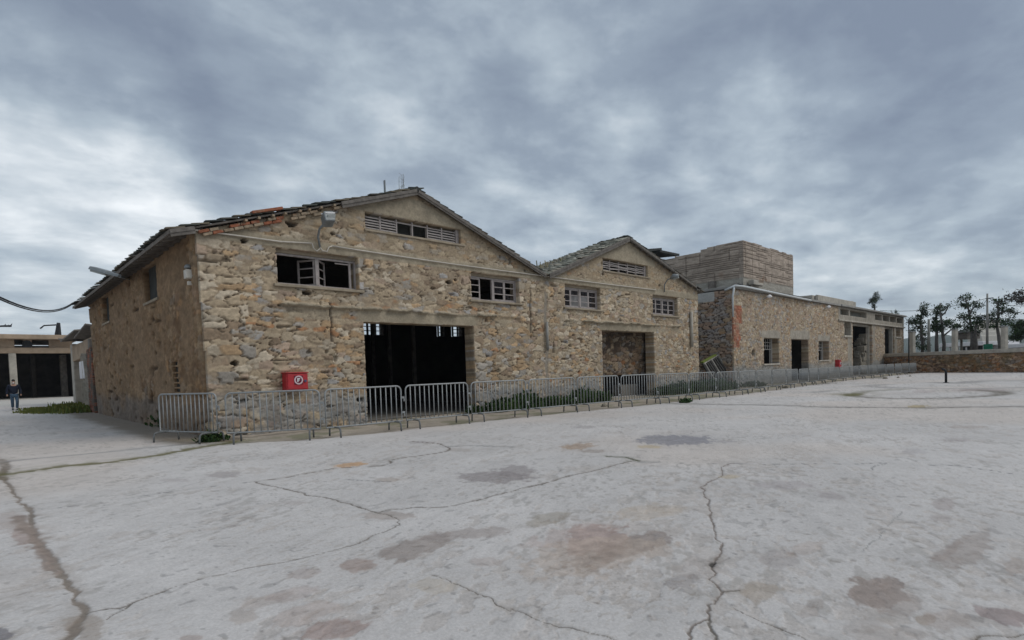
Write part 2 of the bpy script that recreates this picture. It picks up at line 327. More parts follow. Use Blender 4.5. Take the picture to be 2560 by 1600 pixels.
# ------------------------------------------------------------------ ground
def gz(x, y):            # the alley on the left rises gently towards the ruin
    x, y = np.asarray(x, float), np.asarray(y, float)
    return .42*sst(24, 64, y)*(1-sst(8, 26, x))
Z7 = lambda x, y: (x/1.8906, 1040+y/1.8906)
Z8 = lambda x, y: (1280+x/1.8906, 1000+y/1.8906)
Z9 = lambda x, y: (2040+x/4.654, 900+y/4.654)
PX = lambda x, y: (x, y)
SOILC, CRK, MOSSC, GRYC = (.15, .12, .092), (.15, .13, .11), (.13, .125, .05), (.2, .195, .19)
CR = [ # (map, points, half width m at start, end, colour, depth)
 (Z7, [(20, 300), (60, 350), (110, 420), (150, 450), (140, 500), (160, 550), (215, 630), (250, 680), (290, 740), (320, 800), (355, 870), (400, 920), (350, 1000), (310, 1058)], .03, .04, (.2, .165, .135), .02),
 (Z7, [(-10, 205), (20, 215), (30, 240), (10, 280), (20, 300)], .06, .06, SOILC, .02),
 (Z7, [(90, 470), (110, 530), (170, 590), (215, 660), (270, 740)], .09, .05, (.25, .2, .17), .004),
 (Z7, [(-20, 278), (130, 262), (300, 235), (540, 215), (740, 185), (900, 155), (1040, 130), (1110, 115)], .24, .22, (.125, .115, .05), .02),
 (Z7, [(40, 212), (300, 190), (700, 150), (870, 135)], .04, .04, GRYC, .01),
 (Z7, [(400, 930), (560, 910), (640, 875), (760, 830), (900, 785), (1000, 760), (1110, 730), (1250, 705), (1400, 675), (1560, 640), (1680, 605), (1760, 565), (1830, 545), (1885, 510), (1890, 490), (1840, 470)], .012, .01, CRK, .015),
 (Z7, [(520, 960), (590, 910), (680, 860), (780, 826)], .012, .01, CRK, .01),
 (Z7, [(1840, 470), (1790, 460), (1650, 415), (1500, 380), (1350, 345), (1200, 310)], .018, .02, CRK, .015),
 (Z7, [(160, 447), (400, 415), (600, 390), (900, 345), (1200, 310)], .012, .016, GRYC, .006),
 (Z7, [(1200, 310), (1350, 290), (1500, 262), (1590, 245), (1700, 240), (1800, 235), (1850, 222), (1840, 210), (1900, 198), (2000, 185), (2100, 170), (2125, 150), (2080, 130), (1950, 120)], .025, .035, CRK, .015),
 (Z7, [(2100, 145), (2250, 140), (2420, 145)], .03, .03, GRYC, .01),
 (Z7, [(1790, 455), (1850, 440), (1950, 432), (2090, 432), (2200, 410), (2300, 385), (2420, 358)], .018, .02, CRK, .012),
 (Z8, [(0, 430), (150, 393), (300, 352), (420, 325), (520, 298), (590, 285)], .022, .03, CRK, .015),
 (Z8, [(450, 265), (540, 270), (600, 288)], .05, .05, (.05, .06, .025), .015),
 (Z8, [(590, 292), (800, 297), (1030, 300), (1200, 303), (1400, 300), (1600, 303), (1780, 297), (1900, 305), (2100, 310), (2380, 350)], .02, .012, GRYC, .008),
 (Z8, [(1030, 300), (985, 325), (995, 355), (960, 370), (895, 410), (900, 435), (935, 475), (940, 540), (955, 600), (970, 660), (990, 690), (985, 735), (945, 775), (960, 810), (935, 845), (970, 885), (990, 925), (960, 950), (920, 965), (910, 1000), (930, 1030), (870, 1060), (830, 1100), (825, 1140)], .012, .011, (.17, .14, .12), .014),
 (Z8, [(930, 1030), (945, 1080), (940, 1140)], .01, .012, CRK, .012),
 (Z8, [(945, 765), (942, 780)], .03, .03, (.05, .045, .04), .02),
 (Z8, [(1010, 960), (1100, 1010), (1180, 1045), (1260, 1070), (1330, 1105), (1390, 1140)], .005, .006, CRK, .012),
 (Z8, [(1000, 905), (1070, 895)], .015, .01, CRK, .01),
 (Z7, [(2050, 750), (2150, 795), (2250, 840), (2350, 890), (2420, 915)], .004, .006, CRK, .012),
 (Z8, [(0, 980), (100, 1020), (200, 1055), (300, 1080), (400, 1115), (490, 1140)], .006, .007, CRK, .012),
 (Z8, [(2180, 1136), (2300, 1118), (2420, 1110)], .01, .01, CRK, .012),
 (Z8, [(1840, 530), (1800, 570), (1740, 640), (1660, 720)], .008, .006, (.3, .29, .28), .003),
 (Z8, [(1700, 330), (1720, 310), (1780, 297)], .012, .01, GRYC, .006),
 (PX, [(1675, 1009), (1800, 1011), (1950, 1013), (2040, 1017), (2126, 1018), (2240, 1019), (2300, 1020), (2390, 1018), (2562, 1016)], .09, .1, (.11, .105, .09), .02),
 (Z9, [(420, 400), (520, 376), (640, 358), (800, 350), (950, 345)], .13, .06, (.2, .19, .15), .01),
 (Z9, [(400, 402), (520, 432), (700, 441), (1000, 449), (1500, 445), (1900, 425), (2120, 405), (2190, 388), (2140, 368), (2020, 356), (1800, 350)], .12, .18, (.1, .085, .06), .02),
 (Z9, [(380, 405), (410, 415), (470, 398), (430, 388), (380, 400)], .3, .3, (.12, .11, .045), .01),
 (Z9, [(700, 310), (900, 325), (1200, 332), (1500, 335), (1900, 328), (2420, 322)], .1, .1, (.25, .24, .235), .005),
 (Z9, [(580, 305), (700, 292), (800, 288)], .09, .07, (.24, .23, .22), .005),
 (Z9, [(1430, 262), (1700, 268), (1900, 243), (2150, 240), (2420, 238)], .12, .12, (.22, .21, .2), .01),
 (Z9, [(0, 375), (180, 355)], .08, .08, (.25, .24, .23), .005),
 (PX, [(552, 1098), (640, 1088), (740, 1078), (830, 1068), (930, 1058), (1010, 1050)], .03, .03, (.07, .06, .05), .03),  # shadow of the slab edge along the barriers, painted as a dark line
 (Z7, [(1640, 300), (1850, 310)], .02, .02, GRYC, .005),
]
ST = [ # stains: map, centre, rx, ry, tilt px, colour, strength
 (Z8, 770, 187, 190, 27, 0, (.17, .18, .2), .95), (Z7, 2330, 288, 190, 30, 0, (.21, .2, .195), .9), (Z8, 20, 335, 90, 30, 0, (.21, .2, .195), .8),
 (Z8, 400, 660, 150, 100, 0, (.26, .2, .175), .9), (Z8, 560, 690, 230, 55, -70, (.19, .165, .145), .85), (Z8, 300, 640, 190, 60, -30, (.33, .28, .25), .6), (Z8, 400, 730, 330, 100, -40, (.36, .31, .25), .6), (Z8, 640, 530, 160, 40, -10, (.36, .31, .23), .5),
 (Z8, 1720, 905, 150, 88, 0, (.215, .185, .16), 1.), (Z8, 1850, 960, 90, 70, 0, (.27, .25, .225), .7), (Z8, 2330, 1020, 130, 42, 25, (.235, .2, .19), .95), (Z8, 1160, 900, 100, 55, 0, (.29, .26, .21), .8), (Z8, 800, 860, 85, 40, -15, (.24, .235, .225), .8),
 (Z8, 2150, 700, 120, 80, -40, (.28, .26, .235), .8), (Z8, 2050, 720, 70, 30, -40, (.25, .225, .2), .7), (Z8, 2045, 490, 55, 28, 0, (.3, .28, .265), .8), (Z8, 2020, 560, 60, 20, 0, (.3, .29, .275), .7), (Z8, 1505, 452, 70, 20, 8, (.3, .29, .28), .8), (Z8, 1290, 402, 150, 22, 0, (.31, .3, .295), .7), (Z8, 1260, 750, 100, 45, 0, (.3, .29, .275), .7), (Z8, 1395, 700, 90, 30, -20, (.34, .3, .26), .5),
 (Z8, 1420, 980, 60, 40, -30, (.29, .275, .25), .7), (Z8, 1960, 1035, 50, 22, 0, (.28, .24, .19), .7), (Z8, 2060, 1040, 110, 60, 0, (.3, .27, .24), .6), (Z8, 1800, 1110, 200, 40, 0, (.3, .28, .25), .6), (Z8, 2380, 790, 60, 50, 0, (.29, .25, .21), .6), (Z8, 1680, 1060, 120, 40, -20, (.31, .29, .26), .5), (Z8, 880, 790, 120, 60, -20, (.33, .31, .28), .5),
 (Z7, 1690, 705, 90, 34, 0, (.25, .205, .175), .85), (Z7, 1960, 618, 190, 50, -45, (.225, .2, .175), .85), (Z7, 2220, 555, 230, 28, -25, (.27, .25, .23), .8), (Z7, 1430, 745, 90, 25, -10, (.3, .265, .24), .6), (Z7, 1450, 930, 150, 55, -25, (.34, .3, .265), .65), (Z7, 1570, 1005, 170, 50, -25, (.26, .205, .18), .85), (Z7, 1150, 945, 70, 34, -10, (.31, .285, .25), .7), (Z7, 1250, 870, 130, 30, -30, (.33, .3, .265), .6), (Z7, 1380, 840, 130, 30, -30, (.32, .285, .26), .6), (Z7, 2060, 800, 110, 40, 0, (.37, .345, .28), .6), (Z7, 2300, 690, 80, 26, 0, (.35, .32, .29), .6), (Z7, 900, 1050, 60, 15, 0, (.28, .24, .21), .7),
 (Z7, 1660, 230, 72, 10, -8, (.4, .24, .1), .9), (Z7, 1058, 277, 88, 14, -4, (.28, .27, .26), .85), (Z7, 1835, 470, 120, 22, 0, (.29, .265, .235), .8), (Z7, 820, 303, 70, 9, 0, (.32, .31, .3), .6), (Z7, 1385, 410, 60, 10, 0, (.33, .315, .295), .6), (Z7, 1840, 302, 60, 12, 0, (.31, .28, .24), .7),
 (Z8, 310, 219, 80, 16, -6, (.29, .22, .15), .85), (Z8, 385, 242, 60, 9, 0, (.25, .23, .2), .8), (Z8, 650, 221, 60, 9, 0, (.36, .3, .17), .7), (Z8, 180, 560, 110, 30, -20, (.26, .245, .2), .75), (Z8, 1030, 362, 50, 10, 0, (.37, .31, .18), .6), (Z8, 2150, 128, 90, 8, 0, (.31, .28, .25), .6), (Z8, 1900, 245, 60, 14, 0, (.31, .31, .31), .5), (Z8, 2100, 187, 70, 12, 0, (.31, .3, .29), .6), (Z8, 340, 128, 60, 7, 0, (.27, .265, .26), .7), (Z8, 1010, 196, 45, 6, 0, (.26, .26, .26), .7),
 (Z7, 0, 1035, 70, 34, -10, (.12, .12, .13), .9), (Z7, 60, 500, 90, 60, 0, (.31, .27, .24), .5), (Z7, 390, 990, 100, 70, 0, (.24, .21, .17), .7), (Z7, 110, 560, 60, 50, 10, (.27, .215, .185), .8), (Z7, 60, 800, 160, 110, 0, (.34, .325, .295), .4), (Z7, 250, 60, 50, 5, 0, (.3, .29, .28), .6), (Z7, 1990, 124, 60, 7, 0, (.26, .25, .24), .7), (Z7, 2170, 160, 60, 9, 0, (.3, .28, .25), .6),
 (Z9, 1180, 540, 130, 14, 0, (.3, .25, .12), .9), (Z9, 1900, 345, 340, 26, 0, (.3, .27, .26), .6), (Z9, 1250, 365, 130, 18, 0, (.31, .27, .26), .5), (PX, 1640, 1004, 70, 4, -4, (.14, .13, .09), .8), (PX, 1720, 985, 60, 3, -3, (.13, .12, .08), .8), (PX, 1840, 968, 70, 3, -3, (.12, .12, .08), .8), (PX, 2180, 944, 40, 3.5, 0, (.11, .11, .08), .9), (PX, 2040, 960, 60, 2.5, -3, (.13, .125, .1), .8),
]
def poly_dist(x, y, P, w0, w1, reach):
    d = np.full(x.shape, 9.); wd = np.full(x.shape, w0); L = np.r_[0, np.cumsum(np.linalg.norm(np.diff(P, axis=0), axis=1))]; T = L[-1]
    for k in range(len(P)-1):
        a, b = P[k], P[k+1]; lo, hi = np.minimum(a, b)-reach, np.maximum(a, b)+reach
        m = (x > lo[0]) & (x < hi[0]) & (y > lo[1]) & (y < hi[1])
        if not m.any(): continue
        e = b-a; t = np.clip(((x[m]-a[0])*e[0]+(y[m]-a[1])*e[1])/(e@e+1e-12), 0, 1)
        dd = np.hypot(x[m]-a[0]-t*e[0], y[m]-a[1]-t*e[1]); o = d[m]; better = dd < o
        d[m] = np.where(better, dd, o); wv = wd[m]; wd[m] = np.where(better, w0+(w1-w0)*(L[k]+t*(L[k+1]-L[k]))/T, wv)
    return d, wd
ROW = np.array([(4.5, 14.2), (6.2, 13.2), (11, 13.08), (15.5, 12.75), (20, 12.3), (26, 12.1), (34, 12.5), (42, 13.1), (52, 13.0), (67.5, 12.3)])
def ground_shade(x, y):
    r = np.hypot(x, y); n = len(x)
    t1 = fbm(x*.35, y*.35, 1, 4); t2 = fbm(x*1.6, y*1.6, 2, 4); t3 = fbm(x*7, y*7, 3, 3)
    # direction of trowel / tyre marks: roughly along the camera's right-forward
    a = x*.86+y*.5; b = -x*.5+y*.86; st = fbm(a*.9, b*7, 4, 4); st2 = fbm(a*2.2, b*16, 6, 3)
    k = .80+.20*t1+.16*t2+.10*(t3-.5)+.09*(st-.5)+.10*(st2-.5)
    col = np.tile(np.array([.495, .47, .455]), (n, 1))*k[:, None]
    warm = fbm(x*.22+9, y*.22, 8, 3); col = lerp(col, col*np.array([1.03, .985, .945]), sst(.45, .7, warm))
    hh = np.zeros(n)
    # worn, flaking surface: shows the aggregate underneath in ragged flakes
    fl = .42*fbm(a*1.3+3, b*2.6, 21, 4)+.58*fbm(a*7+3, b*13, 24, 5); zone = sst(.40, .62, fbm(x*.33+4, y*.33+2, 22, 3))*(1-.6*sst(9, 20, r))
    zone = np.maximum(zone, sst(4.2, 2.2, r)*.0)
    right = sst(-.1, .5, (x-y*.95)/(r+.1)); zone = np.clip(zone*.5+.65*right*(1-sst(5, 12, r)), 0, 1)
    f = sst(.575, .625, fl+.14*zone-.055)*sst(.02, .3, zone)
    fc = np.array([.41, .372, .345])*(.7+.6*fbm(x*11, y*11, 23, 3))[:, None]
    col = col*(1-.6*f[:, None]) + fc*(.6*f[:, None]); hh -= .004*f
    # small dark chips
    chip = sst(.80, .86, vn(a*8, b*17, 31))*sst(.45, .65, vn(a*.9, b*1.3, 32)); col = lerp(col, col*.7, chip*.7)
    spk = sst(.86, .93, vn(x*17, y*17, 33))*(r < 9); col = lerp(col, col*.6, spk*.7); g2 = hsh(np.floor(x*70), np.floor(y*70), 35); col = col*(1+.16*(g2-.5)*sst(14, 4, r))[:, None]; sp2 = sst(.62, .72, fbm(a*6, b*13, 36, 3))*sst(.45, .6, fbm(x*.8, y*.8, 37, 3)); col = lerp(col, np.array([.31, .29, .27]), sp2*.55)
    for (mp, cx, cy, rx, ry, tl, c, s) in ST:
        p0 = gp(*mp(cx, cy))[:2]; A = gp(*mp(cx+rx, cy+tl))[:2]-p0; B = gp(*mp(cx, cy+ry))[:2]-p0
        ra = (np.linalg.norm(A)+np.linalg.norm(B))*1.9
        m = np.nonzero((np.abs(x-p0[0]) < ra) & (np.abs(y-p0[1]) < ra))[0]
        if len(m) == 0: continue
        Mi = np.linalg.inv(np.stack([A, B], 1)); q = (np.stack([x[m], y[m]], 1)-p0)@Mi.T
        g = np.exp(-.9*(q**2).sum(1)); sc = 1.1/max(.12, min(np.linalg.norm(A), np.linalg.norm(B)))
        nz = .35*fbm(a[m]*sc*1.6+cx, b[m]*sc*2.6, int(cx) % 50, 4)+.65*fbm(a[m]*7+cx, b[m]*13, int(cx) % 47, 5)
        w = np.clip(.8*sst(.46, .54, g*.55+nz*.62-.06) + .3*g, 0, 1)*s
        w = .8*w; cc = np.array(c)*np.array([1.1, 1.02, 1.03])*(.72+.56*fbm(x[m]*12, y[m]*12, 5, 3))[:, None]
        col[m] = col[m]*(1-w[:, None])+cc*w[:, None]
    # earth strip under and behind the barriers
    yr = np.interp(x, ROW[:, 0], ROW[:, 1]); off = y-(yr+.05) + .5*(fbm(x*.9, y*.9, 41, 4)-.5)
    m = sst(-.25, .1, off)*(x > 3.6)*sst(3.6, 5.2, x+.3*(y-14))*(y < 17)
    sc_ = np.array([.3, .255, .2])*(.6+.8*fbm(x*2.2, y*2.2, 42, 4))[:, None]; sc_ = lerp(sc_, (.13, .13, .06), sst(.5, .66, fbm(x*1.3, y*1.3, 43, 4))*.8)
    col = col*(1-.85*m[:, None])+sc_*(.85*m[:, None]); hh += -.03*m+.05*m*(fbm(x*3, y*3, 44, 3)-.4)
    # foot of the side wall: strip of earth
    m2 = sst(3.1, 3.7, x+.5*(fbm(x, y, 45, 3)-.5))*(y > 15)*(y < 36)*(x < 5); col = lerp(col, (.16, .13, .095), m2*.8)
    # darker, older slab in the alley, cleaner far slab
    m3 = sst(48, 50, y+.6*fbm(x*.5, y*.5, 46, 3))*(x < 10); col = lerp(col, (.44, .42, .38), m3*.7)
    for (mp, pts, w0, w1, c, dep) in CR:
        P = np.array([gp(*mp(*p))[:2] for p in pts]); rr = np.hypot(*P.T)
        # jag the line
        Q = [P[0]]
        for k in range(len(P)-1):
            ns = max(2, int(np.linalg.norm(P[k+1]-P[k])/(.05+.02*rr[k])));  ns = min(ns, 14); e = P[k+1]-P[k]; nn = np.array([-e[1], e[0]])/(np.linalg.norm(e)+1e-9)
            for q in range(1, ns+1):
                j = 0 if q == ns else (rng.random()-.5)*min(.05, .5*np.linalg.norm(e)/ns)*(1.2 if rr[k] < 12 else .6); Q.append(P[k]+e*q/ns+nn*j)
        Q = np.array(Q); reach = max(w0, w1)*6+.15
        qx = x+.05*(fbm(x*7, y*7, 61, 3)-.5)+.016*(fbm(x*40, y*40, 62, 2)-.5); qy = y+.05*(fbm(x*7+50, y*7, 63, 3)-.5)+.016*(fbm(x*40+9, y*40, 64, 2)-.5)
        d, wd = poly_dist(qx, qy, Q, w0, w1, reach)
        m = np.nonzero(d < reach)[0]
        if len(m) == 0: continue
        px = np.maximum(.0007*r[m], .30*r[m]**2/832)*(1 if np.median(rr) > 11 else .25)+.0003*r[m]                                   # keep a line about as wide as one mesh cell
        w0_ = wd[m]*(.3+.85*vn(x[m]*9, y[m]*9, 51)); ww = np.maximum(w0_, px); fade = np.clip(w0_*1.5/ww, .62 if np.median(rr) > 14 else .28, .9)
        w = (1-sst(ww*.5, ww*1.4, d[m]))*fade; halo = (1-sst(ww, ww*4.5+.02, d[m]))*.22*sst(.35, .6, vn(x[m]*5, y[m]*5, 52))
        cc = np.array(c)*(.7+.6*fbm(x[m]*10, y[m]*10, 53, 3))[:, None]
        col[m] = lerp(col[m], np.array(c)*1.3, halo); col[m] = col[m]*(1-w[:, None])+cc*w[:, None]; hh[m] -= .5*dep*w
    hh += .004*(t2-.5) + .003*(t3-.5)
    return hh, col
def build_ground():
    th0 = math.pi/2-YAW; half = math.radians(55)
    th = np.concatenate([np.linspace(th0+half, th0-half, 1120), np.linspace(th0-half, th0-2*math.pi+half, 40)[1:-1]])
    r = [.01, .25]+list(np.arange(.4, 2.3, .04))+[2.3]
    while r[-1] < 3000: r.append(r[-1]+max(.0105, min(.62*r[-1]**2/832, .09*r[-1])))
    r = np.array(r); R_, T_ = np.meshgrid(r, th, indexing='ij'); x = (R_*np.cos(T_)).ravel(); y = (R_*np.sin(T_)).ravel()
    h, c = ground_shade(x, y); h = h*(R_.ravel() < 90)
    n, m = len(r), len(th); i, j = np.meshgrid(np.arange(n-1), np.arange(m), indexing='ij'); j2 = (j+1) % m
    Q = np.stack([i*m+j, (i+1)*m+j, (i+1)*m+j2, i*m+j2], -1).reshape(-1, 4)[:, ::-1]
    V = np.stack([x, y, h+gz(x, y)], 1)
    me = mesh_np('yard_ground', V, Q, c); o = link('ground', me, M['ground']); tag(o, None, None, None, 'structure')
    if me.polygons[0].normal.z < 0: me.flip_normals()
    return o
def ground_material():
    m = bpy.data.materials.new('worn_concrete'); m.use_nodes = True; nt = m.node_tree; L = nt.links; bs = nt.nodes['Principled BSDF']
    at = N(nt, 'ShaderNodeAttribute', attribute_name='Col'); tc = nt.nodes.new('ShaderNodeTexCoord'); P = tc.outputs['Object']
    def noise(sc, det, rg=.6, stretch=None, rot=0.):
        n = N(nt, 'ShaderNodeTexNoise', i_Scale=sc, i_Detail=det, i_Roughness=rg); v = P
        if stretch: mp = nt.nodes.new('ShaderNodeMapping'); mp.inputs['Scale'].default_value = stretch; mp.inputs['Rotation'].default_value = (0, 0, rot); L.new(P, mp.inputs[0]); v = mp.outputs[0]
        L.new(v, n.inputs['Vector']); return n.outputs[0]
    def step(x, a, b): return math_n(nt, 'MULTIPLY', math_n(nt, 'SUBTRACT', x, a), 1./(b-a), clamp=True)
    zone = step(noise(.7, 4.), .45, .62); zone2 = step(noise(1.9, 4.), .42, .6)
    fl = math_n(nt, 'MULTIPLY', step(noise(9., 6., .62, (1, 1.9, 1), -.5), .54, .585), math_n(nt, 'MULTIPLY_ADD', zone, .8, .2))       # thin flaked-off skin
    ch = math_n(nt, 'MULTIPLY', step(noise(34., 3., .55, (1, 1.6, 1), -.5), .63, .67), math_n(nt, 'MULTIPLY_ADD', zone2, .85, .15))   # chips
    gr = noise(130., 3., .7); gr2 = noise(46., 4., .65)
    k = math_n(nt, 'SUBTRACT', 1.07, math_n(nt, 'MULTIPLY', fl, .13)); k = math_n(nt, 'SUBTRACT', k, math_n(nt, 'MULTIPLY', ch, .2))
    k = math_n(nt, 'ADD', k, math_n(nt, 'MULTIPLY', math_n(nt, 'SUBTRACT', gr, .5), .28)); k = math_n(nt, 'ADD', k, math_n(nt, 'MULTIPLY', math_n(nt, 'SUBTRACT', gr2, .5), .3))
    vm = N(nt, 'ShaderNodeVectorMath', operation='SCALE'); L.new(at.outputs['Color'], vm.inputs[0]); L.new(k, vm.inputs['Scale'])
    warm = mix_n(nt, math_n(nt, 'MULTIPLY', fl, .6), vm.outputs[0], (1, .955, .9), 'MULTIPLY'); L.new(warm, bs.inputs['Base Color']); bs.inputs['Roughness'].default_value = .9; bs.inputs['Specular IOR Level'].default_value = .25
    hgt = math_n(nt, 'ADD', math_n(nt, 'MULTIPLY', gr2, .5), math_n(nt, 'MULTIPLY', math_n(nt, 'ADD', fl, ch), -.5)); bp = N(nt, 'ShaderNodeBump', i_Strength=.35, i_Distance=.006); L.new(hgt, bp.inputs['Height']); L.new(bp.outputs[0], bs.inputs['Normal'])
    return m
M['ground'] = ground_material()
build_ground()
# ------------------------------------------------------------------ stone warehouse (two gables)
X0, X1, YB = 4.41, 30.65, 34.4
RL = np.array([(3.0, 4.99), (4.41, 5.38), (11.24, 7.64), (17.62, 5.36), (23.65, 7.75), (30.65, 5.74), (31.2, 5.56)])
sag = lambda y: .125*np.clip(np.asarray(y, float)-17.6, 0, 8.)
def roofz(x): return np.interp(x, RL[:, 0], RL[:, 1])
WT, WB = 5.22, 4.2
OPEN = dict(w1=(6.47, 9.03, WB, WT), w2=(13.63, 16.14, WB, WT), w3=(18.93, 21.46, WB, WT), w4=(25.9, 28.4, WB, WT), l1=(9.33, 13.22, 6.17, 6.71), l2=(21.69, 25.5, 6.08, 6.66), d1=(9.13, 13.68, -1, 3.21), d2=(21.5, 25.96, -1, 3.26))
ware = empty('stone_warehouse', (17.5, 25, 0), 'long rubble stone warehouse with two gables, open barn doorways and loose tiled roof', 'warehouse')
def front_shade(u, v):
    orange = sst(.42, .62, fbm(u*.45+3, v*.5, 61, 3))*sst(4.3, 3.4, v)+.5*((u > 6.5) & (u < 9.1) & (v > .9) & (v < 3.2)); grey = sst(.5, .66, fbm(u*.5, v*.6+7, 62, 3))
    h, c = masonry(u, v, .29, .125, 101, .055, orange=.8*np.clip(orange, 0, 1), grey=.7*grey, fill=.42, mvar=1.2, drop=.3)
    # big pale quoin stones at the left corner, and smaller ones at the jambs and the seam
    hq, cq = masonry(u+.3*hsh(np.floor(v/.36), 0, 3), v, .5, .24, 151, .06, fill=.42, wts=(2, 4, .6, 0, 1.6, .3, .8, 1.6, 2.4), drop=.1)
    q = (u < X0+.75+.75*hsh(np.floor(v/.36), 7, 1)).astype(float)*(v < 5.25)
    for (s0, sg) in ((9.03, 1), (16.14, 1), (13.63, -1), (21.46, 1), (25.9, -1), (28.4, 1)):
        q = np.maximum(q, ((np.abs(u-s0-sg*(.12+.2*hsh(np.floor(v/.36), s0, 2))) < .25) & (v > 4.1) & (v < 5.2)))
    for s0 in (13.68, 25.96): q = np.maximum(q, (u > s0) & (u < s0+.35+.3*hsh(np.floor(v/.36), s0, 2)) & (v < 3.2))
    h = h*(1-q)+hq*q; c = c*(1-q[:, None])+cq*q[:, None]
    # second gable: smaller, paler, more uniform rubble
    m2 = sst(17.2, 17.9, u+.6*(fbm(v*1.1, v*0, 63, 2)-.5)); h2, c2 = masonry(u, v, .23, .125, 171, .05, fill=.42, mvar=1.1, wts=(3, 3, .5, .1, .9, .3, .8, 1.2, 2.6), orange=.35*orange)
    h = h*(1-m2)+h2*m2; c = c*(1-m2[:, None])+c2*m2[:, None]
    n = fbm(u*1.3, v*1.3, 64, 5); n2 = fbm(u*6, v*6, 65, 4)
    pl = np.array([.31, .245, .165])*(.72+.56*n2)[:, None]*(.85+.3*n)[:, None]
    # smeared mortar high in the gables
    sm = sst(.46, .62, n+.16*sst(5.3, 6.0, v)); sm = sm*sst(5.2, 5.5, v)*.55; c = c*(1-sm[:, None])+pl*sm[:, None]; h = h*(1-.6*sm)+.04*sm
    # plaster band above the windows, concrete over louvres, lintel strip over doors
    e = .09*(fbm(u*2.1, v*0+3, 66, 4)-.5)
    band = sst(WT-.0, WT+.03, v+e*.3)*sst(5.62, 5.54, v+e*1.3+.06*n)
    tri = np.zeros_like(u)
    for (a, b, z0, hh_, xm) in ((9.2, 13.35, 6.71, .62, 11.4), (21.5, 25.7, 6.66, .85, 23.9)):
        top = z0+.12+hh_*np.clip(1-np.abs(u-xm)/2.9, 0, 1); tri = np.maximum(tri, (u > a-.5)*(u < b+.5)*sst(z0-.01, z0+.02, v)*sst(top+.05, top-.03, v+2*e))
    lint = np.maximum((u > 6.6)*(u < 16.35)*sst(3.2, 3.24, v+.5*e)*(v < 3.6)*np.maximum(sst(8.7, 9.1, u)*sst(14.1, 13.7, u), .55*sst(.4, .5, n)), (u > 18.9)*(u < 28.6)*sst(3.25, 3.3, v)*(v < 3.62)*np.maximum(sst(21.2, 21.5, u)*sst(26.4, 25.9, u), .55*sst(.4, .5, n)))
    cc = np.array([.33, .28, .205])*(.75+.5*n2)[:, None]*(.8+.4*n)[:, None]
    for w, lv in ((band, .055), (tri, .05), (lint, .03)):
        c = c*(1-w[:, None])+cc*w[:, None]; h = h*(1-w)+(lv+.02*(n2-.5))*w
    led = np.maximum((u > 6.52)*(u < 16.28)*sst(3.56, 3.59, v+e)*sst(3.70, 3.64, v+e*1.5), (u > 18.9)*(u < 28.55)*sst(3.57, 3.6, v+e)*sst(3.72, 3.66, v+e*1.5))*(1-.75*sst(.6, .66, fbm(u*1.7, u*0, 67, 3)))
    h = h+led*.13; c = c*(1-led[:, None])+.95*cc*led[:, None]
    # grey cement splashed over the foot of the wall
    sp = sst(1.25, .75, v+.7*(fbm(u*.8, v*.9, 68, 3)-.5))*sst(.3, .5, fbm(u*3.1, v*3.4, 69, 4)); g = np.array([.235, .235, .23])*(.5+1.*fbm(u*3.3, v*3.3, 70, 4))[:, None]
    c = c*(1-.72*sp[:, None])+g*(.72*sp[:, None])
    # yellow and rust patches of single stones near the foot; vertical crack and old pipe scar at the seam
    scar = (np.abs(u-17.68-.05*np.sin(v*3)) < .09)*(v < 5.0)*sst(.3, .45, fbm(u*2, v*2, 71, 3)); c = c*(1-.7*scar[:, None])+np.array([.24, .22, .19])*(.7*scar[:, None]); h = h*(1-.7*scar)
    crk = (np.abs(u-8.05-.12*(fbm(v*2, v*0, 72, 3)-.5)) < .03)*(v > 2.55)*(v < 3.75)+(np.abs(u-16.75-.12*(fbm(v*2.4, v*0, 73, 3)-.5)) < .04)*(v > 3.0)*(v < 4.8); crk = np.clip(crk, 0, 1); h = h-.07*crk; c = c*(1-.6*crk[:, None])+np.array([.09, .075, .06])*(.6*crk[:, None])
    # few open holes
    for (a, b, s) in ((6.95, 5.95, .17), (8.2, 5.86, .08), (12.6, 4.75, .12), (7.3, 4.0, .14), (5.6, 5.3, .1), (16.5, 5.55, .07), (12.9, 4.85, .09), (21.7, 5.9, .1), (26.6, 5.75, .1), (22.9, 4.9, .06), (5.2, 1.95, .12), (8.9, .75, .12)):
        g_ = sst(1., .72, np.hypot((u-a)/s, (v-b)/(s*.6))+.9*(fbm(u*9, v*9, 76, 3)-.5)); h = h-.25*g_; c = lerp(c, (.06, .048, .038), .8*g_)
    below_roof = sst(.0, .5, roofz(u)-v)  # wall colour gets evenly darker towards the roof line
    c = c*(.0+1*np.array([1., 1., 1.]))*(.72+.28*below_roof)[:, None]
    return h, c
